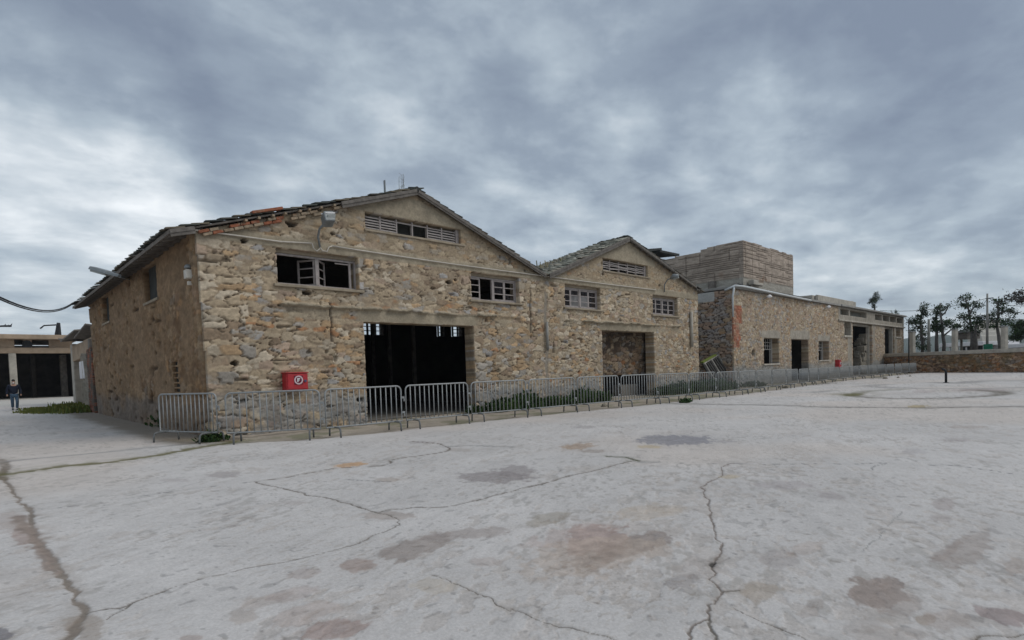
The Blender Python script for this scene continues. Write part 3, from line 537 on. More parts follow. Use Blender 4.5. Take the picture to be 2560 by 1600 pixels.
def build_ware_walls():
    es = [o[k] for o in OPEN.values() for k in (0, 1)]; us = snap(np.concatenate([np.arange(X0, 17.7, .03), np.arange(17.7, X1+.01, .038)]), es)
    vs = snap(np.arange(-.06, 7.95, .03), [WT, WB, 3.21, 3.26, 6.17, 6.71, 6.08, 6.66]); rk = rects_keep(OPEN.values())
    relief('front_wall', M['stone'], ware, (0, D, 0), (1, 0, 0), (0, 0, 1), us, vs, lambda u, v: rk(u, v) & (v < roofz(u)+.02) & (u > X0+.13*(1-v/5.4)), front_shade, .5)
    # left side wall: brown mud plaster, windows, slot
    SW = [(20.5, 22.3, 4.17, 5.3), (29.0, 30.6, 4.17, 5.3), (18.8, 19.5, 1.05, 2.15)]
    def side_shade(u, v):
        y = -u; n = fbm(y*.7, v*.9, 81, 5); n2 = fbm(y*2.6, v*5, 82, 4)
        c = np.array([.25, .168, .1])*(.62+.6*n2)[:, None]*(.75+.5*n)[:, None]; h = .03*n2+.03*n
        hs, cs = masonry(y, v, .34, .2, 181, .07, fill=.55, mort=(.17, .11, .065)); st = np.maximum(sst(17.6, 16.6, y+.9*(fbm(y*1.5, v*1.5, 83, 3)-.5)), .8*sst(.6, .68, fbm(y*.8+4, v*.8, 84, 4)))
        st = np.maximum(st, sst(19.2, 17.2, y)*sst(2.0, .6, v)); c = c*(1-.8*st[:, None])+cs*np.array([.72, .62, .52])*(.8*st[:, None]); h = h*(1-st)+hs*st
        qn = (y < D+.28+.4*hsh(np.floor(v/.36), 9, 1))*1.; hq, cq = masonry(y*.8, v, .5, .33, 191, .06, fill=.35, wts=(2, 3, .6, 0, 1.6, .3, 1.4, 1.6, 2.)); c = c*(1-.75*qn[:, None])+cq*np.array([.85, .78, .7])*(.75*qn[:, None]); h = h*(1-qn)+hq*qn
        ft = sst(1.15, .75, v+.5*(fbm(y*.9, v, 85, 3)-.5)); c = c*(1-.7*ft[:, None])+np.array([.17, .15, .135])*(.55+.9*fbm(y*3, v*3, 86, 4))[:, None]*(.7*ft[:, None])
        hr, cr = masonry(y, v, .42, .16, 187, .05, fill=.5, mort=(.22, .145, .085), wts=(2, .6, 1, .3, .6, .1, 3, 1.6, .8)); gr = .42*sst(.35, .6, fbm(y*.5, v*.6, 89, 3)); c = c*(1-gr[:, None])+cr*np.array([.72, .62, .5])*gr[:, None]; h = h+gr*(hr-.02)
        pit = sst(.8, .86, vn(y*2., v*6.1, 87))*sst(.36, .56, fbm(y*.6, v*.7, 88, 3)); h = h-.1*pit; c = lerp(c, (.05, .035, .025), .75*pit); c = c*(.8+.4*vn(y*7, v*15, 90))[:, None]
        return h, c
    us = snap(np.arange(-YB, -(D+.035), .05), [-a for s in SW for a in s[:2]]); vs = snap(np.arange(-.06, 5.42, .05), [4.17, 5.3, 1.05, 2.15])
    sk = rects_keep([(-b, -a, c, d) for a, b, c, d in SW])
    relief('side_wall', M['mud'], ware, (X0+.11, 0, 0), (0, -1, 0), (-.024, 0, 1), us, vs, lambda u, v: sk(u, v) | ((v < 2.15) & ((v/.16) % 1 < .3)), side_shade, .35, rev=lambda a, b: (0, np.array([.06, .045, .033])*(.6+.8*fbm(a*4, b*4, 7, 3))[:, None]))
    for (a_, b_) in ((20.4, 22.4), (28.9, 30.7)): MB().box(X0-.08, X0+.3, a_, b_, 4.08, 4.16).build('sill', M['concrete'], ware, .01)
    for (a_, b_, z0_, z1_) in SW: MB().box(X0+.13, X0+.2, a_-.05, b_+.05, z0_-.03, z1_+.03).build('backing_board', M['roofing'], ware)  # dark boards added for the openings' inner darkness; shutter-like in windows, blank in slot
    # inner skin: back wall with its windows, right wall, valley posts, lintels
    Yi = YB-.35; BW = [(18.85, 20.62, 4.22, 5.08), (25.3, 25.85, 4.24, 5.05), (26.65, 27.6, 4.24, 5.05)]
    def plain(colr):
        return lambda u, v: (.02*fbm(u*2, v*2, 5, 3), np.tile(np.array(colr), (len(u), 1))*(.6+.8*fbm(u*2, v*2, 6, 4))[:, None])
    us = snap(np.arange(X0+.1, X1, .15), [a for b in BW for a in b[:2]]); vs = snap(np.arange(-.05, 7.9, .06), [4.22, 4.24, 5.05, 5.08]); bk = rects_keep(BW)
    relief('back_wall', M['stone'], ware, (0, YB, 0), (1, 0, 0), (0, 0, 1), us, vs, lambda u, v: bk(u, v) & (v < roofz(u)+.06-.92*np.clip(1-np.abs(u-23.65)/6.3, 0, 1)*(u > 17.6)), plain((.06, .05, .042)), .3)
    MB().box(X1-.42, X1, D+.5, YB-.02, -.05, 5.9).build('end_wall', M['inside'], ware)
    MB().box(17.5, 17.8, D+.55, YB-.3, 5.2, 5.44).build('valley_beam', M['inside'], ware)
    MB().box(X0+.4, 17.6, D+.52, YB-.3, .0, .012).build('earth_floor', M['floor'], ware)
    for (x, y) in ((yp(975, 900, 27)[0], 27.), (yp(1035, 900, 24)[0], 24.), (17.65, 30.5)): MB().box(x-.08, x+.08, y-.08, y+.08, 0, 5.3).build('post', M['timber'], ware)
    for (a, b, c, d) in BW:
        f = MB(); n = max(2, round((b-a)/.58))
        for k in range(n+1): x = a+(b-a)*k/n; f.box(x-.07, x+.07, YB-.2, YB-.14, c, d)
        for k in range(4): z = c+(d-c)*k/3; f.box(a, b, YB-.19, YB-.15, z-.025, z+.025)
        f.build('back_window', M['timber'], ware)
    # wall closing the second doorway, with a void below it
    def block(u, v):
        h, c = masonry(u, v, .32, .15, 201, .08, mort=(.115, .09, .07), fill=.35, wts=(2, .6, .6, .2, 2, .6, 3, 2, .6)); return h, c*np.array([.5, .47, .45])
    relief('blocking_wall', M['stone'], ware, (0, D+.72, 0), (1, 0, 0), (0, 0, 1), np.arange(21.2, 26.25, .045), np.arange(1.02, 3.5, .045), lambda u, v: v > 1.0+.12*hsh(np.floor(u*3), 0, 4), block, .4)
    MB().box(24.3, 25.9, D+.95, D+1.5, 0, .58).build('concrete_block', M['floor'], ware, .03)
    MB().box(21.3, 26.1, D+2.6, D+2.7, 0, 3.4).box(21.25, 21.35, D+1.15, D+2.6, 0, 3.4).box(26.05, 26.15, D+1.15, D+2.6, 0, 3.4).build('inner_partition', M['inside'], ware)
build_ware_walls()
def tiles(name, A, B, y0, y1, parent, row=.34, wid=.27, miss=.02, pal=((.075, .08, .07), (.11, .105, .09), (.06, .065, .06), (.14, .12, .09)), lift=.05, sg=None):
    A, B = np.array(A, float), np.array(B, float); L = np.linalg.norm(B-A); e = (B-A)/L; nr = int(L/row); ny = int((y1-y0)/wid)
    nrm = np.array([-e[1], e[0]]); nrm = nrm if nrm[1] > 0 else -nrm
    V, C = [], []
    for k in range(nr+1):
        for q in range(ny):
            if rng.random() < miss and q > 0: continue
            s = k*row-.04; y = y0+(q+.5)*wid+rng.normal()*.012; l = row*1.28; t = .035; dz = rng.normal()*.012; yaw = rng.normal()*.03; sl_ = (rng.random()-.5)*.03*(3 if q < 2 else 1)
            c = np.array(pal[rng.integers(len(pal))])*(.7+.6*rng.random())
            for zz in (0, t):
                for yy in (-1, 1):
                    for ss in (0, 1):
                        lf = lift+dz+zz+(.05 if ss == 0 else .0)+.012*yy   # the lower edge rides on the row below
                        p = A+e*(s+sl_+ss*l+yaw*yy)+nrm*lf; V.append((p[0], y+yy*wid*.53, p[1]-(float(sg(y))*min(1., max(0., (s+ss*l)/L)) if sg else 0.))); C.append(c)
    V = np.array(V); C = np.array(C); n = len(V)//8; b = np.arange(n)[:, None, None]*8
    Q = (b+np.array([(0, 2, 3, 1), (4, 5, 7, 6), (0, 1, 5, 4), (2, 6, 7, 3), (0, 4, 6, 2), (1, 3, 7, 5)])[None]).reshape(-1, 4)
    return link(name, mesh_np(name, V, Q, C, False), M['tile'], parent)
def build_ware_roof():
    Yf, Yr = D-.22, YB+.15
    SL = [((3.76, 5.38-.65*.28+.05), (11.24, 7.69)), ((17.56, 5.42), (11.24, 7.69)), ((17.7, 5.42), (23.65, 7.8)), ((31.05, 5.66), (23.65, 7.8))]
    dk = MB()
    for n_, (a, b) in enumerate(SL):
        ys = np.linspace(Yf+.05, Yr, 14)
        for k in range(13):
            y0, y1 = ys[k], ys[k+1]; s0, s1 = (sag(y0), sag(y1)) if n_ > 1 else (0, 0)
            dk.add([(a[0], y0, a[1]-.02), (b[0], y0, b[1]-.02-s0), (b[0], y1, b[1]-.02-s1), (a[0], y1, a[1]-.02), (a[0], y0, a[1]+.025), (b[0], y0, b[1]+.025-s0), (b[0], y1, b[1]+.025-s1), (a[0], y1, a[1]+.025)], [(0, 1, 2, 3), (7, 6, 5, 4), (0, 4, 5, 1), (2, 6, 7, 3), (3, 7, 4, 0), (1, 5, 6, 2)])
    dk.build('roof_deck', M['timber'], ware)
    for i, (a, b) in enumerate(SL): tiles('roof', a, b, Yf-.02, Yr, ware, sg=sag if i > 1 else None, pal=((.26, .26, .22), (.32, .31, .26), (.2, .2, .17), (.3, .27, .22)) if i == 2 else ((.075, .08, .07), (.11, .105, .09), (.06, .065, .06), (.14, .12, .09)))
    for (x, z) in ((11.24, 7.72), (23.65, 7.83)):
        rd = MB(); y = Yf-.03
        while y < Yr: sg_ = sag(y) if x > 20 else 0.; rd.tube([(x, y, z+.01*rng.normal()-sg_), (x, y+.4, z+.01*rng.normal()-sg_)], [.085, .075], 8); y += .37
        rd.build('ridge_tiles', M['roofing'], ware)
    def barge(x0, x1, nm='bargeboard', w=.2, dy=0.):
        z0, z1 = roofz(x0)+.0, roofz(x1)+.0; m = MB(); a = np.array([x0, Yf-.03-dy, z0-.02]); b = np.array([x1, Yf-.03-dy, z1-.02])
        d = (b-a)/np.linalg.norm(b-a); q = np.array([-d[2], 0, d[0]]); q = q if q[2] > 0 else -q
        m.obox((a+b)/2, (b-a)/2, (0, .018, 0), q*w/2); m.obox((a+b)/2+q*(w/2-.02)+np.array([0, -.03, 0]), (b-a)/2, (0, .014, 0), q*.05); m.build(nm, M['bargew'], ware, .006)
    barge(8.45, 11.22, w=.16); barge(11.26, 17.5, w=.13); barge(17.75, 23.63, w=.18); barge(23.67, 27.7, w=.1); barge(27.75, 30.1, w=.08)
    barge(3.78, 4.35, w=.15)
    MB().beam((3.77, Yf, SL[0][0][1]-.01), (3.77, Yr, SL[0][0][1]-.01), .03, .1).build('eaves_board', M['timber'], ware)
    def copies(o, pts):
        for p_ in pts: c_ = o.copy(); COL.objects.link(c_); c_.location = p_
    y = Yf+.25; copies(MB().beam((3.8, y, SL[0][0][1]-.05), (4.6, y, SL[0][0][1]+.2), .07, .09).build('rafter', M['timber'], ware), [(0, k*.62, 0) for k in range(1, 30)])
    x = 24.3; copies(MB().beam((x, Yf+.02, roofz(x)-.04), (x, D+.1, roofz(x)-.04), .07, .07).build('purlin_end', M['timber'], ware), [(k*.55, 0, float(roofz(x+k*.55)-roofz(x))) for k in range(1, 12)])
    # exposed brick course under the tiles on the left slope
    bk = MB(); pk = MB(); x = 4.5
    for r in range(2):
        x = 4.45+.1*r
        while x < 8.5:
            l = .22+.06*rng.random()
            if rng.random() > .12:
                z = roofz(x+l/2)-.05-.085*r; sl_ = .331
                (bk if rng.random() < (.38 if 5.2 < x < 6.8 else .1) else pk).obox((x+l/2, D-.03-.04*rng.random(), z), (l/2-.012, 0, (l/2-.012)*sl_), (0, .12, 0), (-.012, 0, .034))
            x += l
    bk.build('brick_course', M['brick'], ware, .006); pk.build('brick_course', M['tanbrick'], ware, .006)
    ed = MB()
    for k in range(9):
        x = 5.6+k*.37+.05*rng.normal(); ed.beam((x, D-.26, roofz(x)+.03), (x, D+.1, roofz(x)+.03), .07, .06)
    ed.build('batten_ends', M['tanbrick'], ware)
    MB().obox((6.2, D-.2, roofz(6.2)+.2), (.42, 0, .13), (0, .1, 0), (-.01, 0, .035)).build('loose_ridge_tile', M['brick'], ware, .01)
build_ware_roof()
def sash(x0, x1, z0, z1, y, panes=3, bw=.055, skip=()):
    m = MB(); m.box(x0, x0+bw, y-.02, y+.02, z0, z1).box(x1-bw, x1, y-.02, y+.02, z0, z1).box(x0+bw, x1-bw, y-.019, y+.019, z0, z0+bw).box(x0+bw, x1-bw, y-.019, y+.019, z1-bw, z1)
    for k in range(1, panes): z = z0+(z1-z0)*k/panes; m.box(x0+bw, x1-bw, y-.015, y+.015, z-.018, z+.018)
    return m
def turn(m, px, py, ang):
    c, s = math.cos(ang), math.sin(ang); m.v = [(px+(x-px)*c-(y-py)*s, py+(x-px)*s+(y-py)*c, z) for x, y, z in m.v]; return m
def build_window(key, spec, glass, lab=None):
    x0, x1, z0, z1 = OPEN[key]; y = D+.2; zt = z1-.1; zb = z0+.02; fr = MB()
    fr.box(x0-.02, x0+.05, y-.04, y+.04, zb, zt).box(x1-.05, x1+.02, y-.04, y+.04, zb, zt).box(x0+.05, x1-.05, y-.039, y+.039, zt-.06, zt).box(x0+.05, x1-.05, y-.039, y+.039, zb, zb+.05)
    xm = (x0+x1)/2; fr.box(xm-.05, xm+.05, y-.045, y+.045, zb+.05, zt-.06)
    w = fr.build('window', M['paintw'], ware, .006)
    MB().box(x0-.12, x1+.14, D-.13, D+.3, z0-.085, z0, .012).build('sill', M['concrete'], w, .015)
    MB().box(x0-.05, x1+.05, D+.12, D+.34, zt+.003, z1+.04, .01).build('head', M['concrete'], w, .01)
    q = (x1-x0-.2)/4; xs = [x0+.05, x0+.05+q, xm+.05, xm+.05+q]
    for k, sp in enumerate(spec):
        a, b = xs[k], xs[k]+q
        if sp == 'none': continue
        if sp == 'edge': MB().box(b-.17, b-.1, y-.02, y+.03, zb+.05, zt-.06).box(b-.62, b-.17, y+.0, y+.03, zt-.13, zt-.09).build('sash', M['paintw'], w, .004); continue
        s = sash(a, b, zb+.05, zt-.06, y+.005)
        if sp in ('openL', 'openR'):
            ang = math.radians(58 if sp == 'openL' else -46); px = b if sp == 'openL' else a
            turn(s, px, y+.005, -ang if sp == 'openL' else -ang)
        s.build('sash', M['paintw'], w, .004)
    for k in glass:
        a, b = xs[k[0]], xs[k[0]]+q; r0, r1 = k[1]; zz = lambda r: zb+.05+(zt-.11-zb)*r/3
        MB().box(a+.05, b-.05, y+.0, y+.008, zz(r0), zz(r1)).build('glass', M[k[2]], w)
build_window('w1', ('none', 'openL', 'openR', 'edge'), [])
build_window('w2', ('sash', 'none', 'sash', 'sash'), [(3, (0, 1), 'glass'), (2, (1, 3), 'glass')])
build_window('w3', ('sash', 'sash', 'sash', 'sash'), [(1, (0, 2), 'dusty'), (2, (0, 2), 'dusty'), (0, (0, 2), 'glass'), (3, (0, 2), 'glass'), (0, (2, 3), 'glass'), (1, (2, 3), 'glass'), (2, (2, 3), 'glass'), (3, (2, 3), 'glass')])
build_window('w4', ('sash', 'sash', 'sash', 'sash'), [(k, (0, 3), 'glass') for k in range(4)])
def build_louvre(key, n, gaps, sag):
    x0, x1, z0, z1 = OPEN[key]; y = D+.14
    fr = MB().box(x0, x0+.03, y-.06, y+.06, z0, z1).box(x1-.14, x1, y-.06, y+.06, z0, z1)
    for k in range(1, n): x = x0+(x1-.14-x0)*k/n; fr.box(x-.025, x+.025, y-.055, y+.05, z0+.02, z1-.02)
    f = fr.build('louvre', M['paintw'], ware, .005); sl_ = MB()
    for k in range(n):
        a, b = x0+(x1-.14-x0)*k/n+.03, x0+(x1-.14-x0)*(k+1)/n-.03
        for r in range(5):
            if k in gaps and r < 4: continue
            z = z0+.06+(z1-z0-.1)*r/5+.02*rng.normal()*(1 if sag else .2); zz = z-(.05*rng.random() if sag and r == 0 else 0)
            sl_.obox(((a+b)/2, y-.01, zz+.03), ((b-a)/2, 0, (.012*rng.normal() if sag else 0)), (0, .045, .03), (0, -.006, .009))
    sl_.build('slats', M['slat'], f)
    MB().box(x0-.04, x1+.16, D-.1, D+.25, z0-.07, z0, .01).build('sill', M['concrete'], f, .012)
    MB().box(x0, x1, D+.48, D+.5, z0-.02, z1+.02).build('dark_lining', M['roofing'], f)
build_louvre('l1', 6, (2, 3), False); build_louvre('l2', 5, (), True)
# ------------------------------------------------------------------ low stone building on the right
low = empty('low_stone_building', (55, 21, 0), 'long low flat roofed rubble building to the right with barred windows and open doorways', 'building')
LX0, LX1, LZ, LYB = 35.17, 79.4, 6.22, D+10
def build_low():
    r = lambda a, b, pad=0: None
    d4 = (59.9, 66.3, -1, 4.96); d5 = (71.1, 75.1, -1, 4.98)
    c1a, c1b = yp(2099, 769)[0], yp(2165, 780)[0]; c2a, c2b = yp(2185, 785)[0], 79.0
    cl = [(c1a, yp(2122, 780)[0]-.2, 5.55, 6.08), (yp(2122, 780)[0]+.2, c1b, 5.55, 6.08)]+[(c2a+(c2b-c2a)*k/4+.15, c2a+(c2b-c2a)*(k+1)/4-.15, 5.5, 6.08) for k in range(4)]
    tr = (yp(2110, 815)[0], yp(2126, 815)[0], 3.75, 4.98); sw = (yp(2239, 830)[0], yp(2250, 830)[0], 3.95, 4.98)
    R = [(39.78, 42.45, 1.41, 3.19), (44.78, 48.35, -1, 3.19), (50.71, 53.28, 1.55, 3.12), d4, d5, tr, sw]+cl
    def shade(u, v):
        h, c = masonry(u, v, .25, .13, 301, .055, fill=.38, mvar=.8, drop=.3, contrast=.9, mort=(.3, .235, .17), wts=(3, 2, .6, .05, .7, .1, .8, 3.4, 2.), orange=.25*sst(.5, .65, fbm(u*.3, v*.4, 91, 3)), grey=sst(.5, .6, fbm(u*.35, v*.4, 92, 3)))
        n = fbm(u*1.1, v*1.1, 93, 4); n2 = fbm(u*4, v*4, 94, 4)
        cc = np.array([.33, .295, .245])*(.7+.6*n2)[:, None]*(.8+.4*n)[:, None]
        w = np.zeros_like(u)
        for (a, b, z0, z1) in ((39.5, 42.7, 3.19, 3.75), (44.6, 48.6, 3.19, 3.9), (50.5, 53.5, 3.12, 3.6)): w = np.maximum(w, (u > a)*(u < b)*sst(z0-.02, z0+.02, v)*sst(z1+.1, z1-.1, v+.25*(n-.5)))
        fr = (u > 55.8)*sst(4.9, 4.98, v+.05*(n-.5)); w = np.maximum(w, fr); w = np.maximum(w, (np.abs(u-58.95) < .6)*(v < 5)*1.); w = np.maximum(w, (np.abs(u-75.7) < .5)*(v < 5.)*1.); w = np.maximum(w, (np.abs(u-66.9) < .45)*(v < 5)*.8)
        c = c*(1-w[:, None])+cc*w[:, None]; h = h*(1-w)+(.04+.02*n2)*w
        # brick corner, cement foot
        bq = ((v > 4.05)*(v < 5.2)+(v > 2.5)*(v < 4.0)*sst(.40, .5, fbm(u*1.6, v*1.6, 95, 3)+.1)); bq = np.clip(bq, 0, 1)*sst(1.4, 1.2, u-LX0+.5*(fbm(u*0, v*4, 99, 3)-.5)+.25*(v < 4)); bc = np.array([.32, .12, .07])*(.6+.8*n2)[:, None]*(np.where(np.floor(v/.09) % 2 == 0, 1.08, .9))[:, None]
        bq = bq*(.45+.5*sst(.35, .6, fbm(u*2.6, v*2.6, 103, 4))); c = c*(1-bq[:, None])+bc*bq[:, None]
        ft = sst(1.5, 1.0, v+.6*(fbm(u*.5, v, 96, 3)-.5))*.85; c = c*(1-ft[:, None])+np.array([.25, .25, .24])*(.55+.9*fbm(u*2.5, v*2.5, 97, 4))[:, None]*ft[:, None]
        for (a, b, s) in ((38.1, 2.15, .2), (54.6, 5.35, .1), (44, 5.6, .1), (77.6, 1.7, .4)): g_ = np.exp(-(((u-a)/s)**4+((v-b)/s)**4)); h -= .2*g_; c = lerp(c, (.05, .045, .04), .8*g_)
        return h, c
    us = snap(np.concatenate([np.arange(LX0, 56, .055), np.arange(56, LX1+.1, .11)]), [q for a in R for q in a[:2]]); vs = snap(np.arange(-.06, LZ+.03, .05), [q for a in R for q in a[2:] if q > 0])
    relief('front_wall', M['stone'], low, (0, D, 0), (1, 0, 0), (0, 0, 1), us, vs, rects_keep(R), shade, .5, rev=lambda a, b: (0, np.array([.27, .23, .165])*(.85+.3*fbm(a*5, b*2, 7, 4))[:, None]))
    def sshade(u, v):
        h, c = masonry(u, v, .4, .19, 331, .1, mort=(.07, .06, .053), fill=.12, mvar=.8, drop=.15, contrast=.6, wts=(1, .2, .1, .05, 4, .8, .6, 2.6, .5)); c = c*np.array([.92, .86, .84])
        w = sst(5.55, 5.6, v)*(u < -17.5); cc = np.array([.45, .44, .41])*(.7+.6*fbm(u*2, v*2, 98, 4))[:, None]; c = c*(1-w[:, None])+cc*w[:, None]; h = h*(1-w)+.06*w
        return h, c
    relief('side_wall', M['stone'], low, (LX0+.0, 0, 0), (0, -1, 0), (0, 0, 1), np.arange(-LYB, -(D+.03), .05), np.arange(-.06, LZ+.02, .05), lambda u, v: v < 99, sshade, .4)
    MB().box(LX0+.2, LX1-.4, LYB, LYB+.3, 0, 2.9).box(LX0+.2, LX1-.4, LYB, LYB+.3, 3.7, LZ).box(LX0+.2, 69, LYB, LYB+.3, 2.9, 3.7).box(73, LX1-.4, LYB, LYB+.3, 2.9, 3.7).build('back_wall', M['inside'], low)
    MB().box(LX1-.45, LX1, D+.51, LYB+.3, 0, LZ).build('end_wall', M['greyc'], low)
    MB().box(LX0-.1, 56.0, D-.22, LYB+.4, LZ+.03, LZ+.2, .02).box(56.0, LX1+.25, D-.3, LYB+.4, LZ+.033, LZ+.22, .02).build('roof', M['greyc'], low, .02)
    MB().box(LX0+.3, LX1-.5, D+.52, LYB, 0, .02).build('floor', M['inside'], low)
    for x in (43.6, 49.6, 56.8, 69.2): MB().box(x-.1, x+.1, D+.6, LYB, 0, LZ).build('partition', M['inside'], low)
    # barred windows
    for (a, b, c, d) in ((39.78, 42.45, 1.41, 3.19), (50.71, 53.28, 1.55, 3.12)):
        g = MB(); n = 8
        for k in range(n+1): x = a+(b-a)*k/n; g.tube([(x, D+.52, d-.75 if 1 < k < n-1 else c), (x, D+.52, d)], .018, 5)
        for z in (d-.75, d-.5, d-.25): g.tube([(a, D+.52, z), (b, D+.52, z)], .018, 5)
        g.box(b-.12, b-.02, D+.45, D+.55, c, d); gg = g.build('window_grille', M['grille'], low)
        MB().box(a-.05, b+.05, D-.1, D+.8, c-.1, c-.005, .02).build('sill', M['palec'], low, .015)
    # doorway with tumbled stone in its right half
    rb = MB()
    for k in range(70):
        x = 64.5+rng.random()*1.6; z = .2+rng.random()*(4.2*(x-63.6)/2.5); s = .16+.2*rng.random(); rb.obox((x, D+.62+.4*rng.random(), z), (s*1.5, .05*rng.normal(), .04*rng.normal()), (0, s, 0), (.04*rng.normal(), 0, s*.7))
    rb.build('rubble_infill', M['rock'], low, .03)
    MB().box(66.1, 66.35, D+.2, D+.48, 0, 4.9).box(59.75, 60.05, D+.2, D+.6, 0, 4.9).box(60.05, 66.05, D+.25, D+.55, 4.75, 4.94).build('door_frame', M['palec'], low, .02)
    MB().box(74.9, 75.2, D+.1, D+.48, 0, 4.95).box(70.95, 71.2, D+.2, D+.48, 0, 4.95).box(71.2, 74.9, D+.25, D+.45, 4.75, 4.96).build('door_frame', M['palec'], low, .02)
    for (a, b, c, d) in (tr, sw): MB().box(a, b, D+.45, D+.5, c, d).build('backing_board', M['gwood'], low); MB().box(a-.2, b+.2, D-.12, D+.4, c-.2, c-.005).build('sill', M['palec'], low, .02)
    for (a, b, c, d) in cl: MB().box(a, b, D+.5, D+.55, c, d).build('clerestory_panel', M['gwood'], low)
    MB().box(55.6, LX1+.1, D-.18, D-.002, 4.98, 5.12).build('string_course', M['palec'], low, .02)
    MB().box(57, 68.6, D+2.0, D+2.25, LZ+.2, yp(2090, 745, D+2)[2], .05).box(68.3, 68.6, D+2.25, D+7, LZ+.2, 7.75, .03).box(56.5, 58.5, D+2.3, D+6, LZ+.2, 7.6, .05).build('parapet', M['palec'], low, .03)
    # sloping dark roof between the parapet and the tower, with white gutter
    m = MB(); m.add([(37.2, D-.2, LZ+.21), (48.6, D-.2, LZ+.21), (48.4, D+.85, 6.55), (37.8, D+.85, 6.85), (37.2, D-.2, LZ+.27), (48.6, D-.2, LZ+.25), (48.4, D+.85, 6.6), (37.8, D+.85, 6.92)], [(0, 3, 2, 1), (4, 5, 6, 7), (0, 1, 5, 4), (1, 2, 6, 5), (2, 3, 7, 6), (3, 0, 4, 7)]); m.build('roofing_felt', M['roofing'], low)
    g = MB().tube([(35.0, D+.4, LZ-.05), (35.0, D-.28, LZ+.16), (36.2, D-.3, LZ+.2), (48.2, D-.3, LZ+.05)], .07, 8); g.tube([(35.0, D-.22, LZ+.12), (35.02, D-.1, LZ-.5), (35.02, D-.1, 4.45)], .06, 8); g.build('gutter', M['pvc'], low, smooth=True)
build_low()
# ------------------------------------------------------------------ board-marked concrete tower
def build_tower():
    t = empty('concrete_tower', (43.6, 20.5, 0), 'square board marked concrete tower rising above the low stone building', 'tower')
    x0, x1, y0, y1, z0, z1 = 39.1, 48.2, D+1.0, D+7.4, 6.2, 10.06
    def sh(seed):
        def f(u, v):
            z = v; row = np.floor(z/.14); n = fbm(u*1.5, v*1.5, seed, 4); n2 = fbm(u*3, v*9, seed+1, 4)
            g = np.exp(-(((z/.14-row)-.5)/.17)**2); on = hsh(row, np.floor(u*.55+3*hsh(row, 1, seed)), seed+2); dp_ = g*sst(.35, .5, on+.25*(n-.5))*(z > 7.5)
            vj = np.exp(-(((u*.9) % 1-.5)/.03)**2)*(hsh(np.floor(u*.9), np.floor(z/.8), seed+4) > .45)*(z > 7.5)
            h = .02*n2-.07*dp_-.05*vj; base = np.array([.37, .305, .25])
            c = base*(.65+.7*n2)[:, None]*(.75+.5*n)[:, None]; c = lerp(c, (.12, .095, .075), .85*np.clip(dp_+vj, 0, 1))
            lo = sst(7.5, 7.42, z); c = c*(1-lo[:, None])+np.array([.36, .335, .29])*(.7+.6*n2)[:, None]*lo[:, None]; h = h-.04*lo
            rust = sst(.68, .78, fbm(u*.9, v*.7, seed+6, 3))*sst(8.3, 7.6, z)*(z > 7.3); c = lerp(c, (.2, .1, .05), .5*rust)
            return h, c
        return f
    top_f = lambda u: z1+.0*u
    relief('tower_wall', M['board'], t, (0, y0, 0), (1, 0, 0), (0, 0, 1), np.arange(x0, x1+.01, .05), np.arange(z0, z1+.02, .04), lambda u, v: v < z1-.02-.06*hsh(np.floor(u*1.3), 0, 7), sh(401), .3)
    relief('tower_wall', M['board'], t, (x0, 0, 0), (0, -1, 0), (0, 0, 1), np.arange(-y1, -y0-.3, .05), np.arange(z0, z1+.02, .04), lambda u, v: v < z1-.05-.05*(u < -19.3)-.16*(u < -20.5)-.1*hsh(np.floor(u*.8), 0, 8)*(u < -20)-.12*(u < -22.6), sh(431), .3)
    MB().box(x0+.3, x1-.02, y0+.3, y1, z0, z1-.35).build('tower_core', M['greyc'], t); MB().box(x1-.0, x1+.05, y0+.02, y1, z0, z1-.1).build('tower_wall', M['greyc'], t)
    MB().box(x0-.3, x0+.05, D+3.0, D+3.5, 6.25, 7.45).build('brown_post', M['timber'], t, .02)
    MB().box(x0+.6, x0+1.4, y0-.45, y0-.05, 6.95, 7.3).box(x0+1.6, x0+2.6, y0-.3, y0-.05, 7.0, 7.2).build('rubble_ledge', M['palec'], t, .05)
    s = empty('ruined_shed', (36, 28, 0), 'dark ruined concrete roof showing behind the second gable beside the tower', 'shed')
    a = yp(1618, 632, 27); b = yp(1700, 640, 27)
    MB().box(a[0], b[0]+1, 27, 33, 4, a[2]-.25).build('wall', M['greyc'], s)
    m = MB(); p, q = yp(1612, 626, 26.8), yp(1652, 623, 26.8); m.obox(((p+q)/2)+np.array([0, 2.5, 0]), ((q-p)/2), (0, 2.6, 0), (0, 0, .1))
    p, q = yp(1648, 622, 26.6), yp(1696, 632, 26.6); m.obox(((p+q)/2)+np.array([0, 2.5, 0]), ((q-p)/2), (0, 2.6, .2), (0, 0, .09)); m.build('roof', M['roofing'], s)
build_tower()
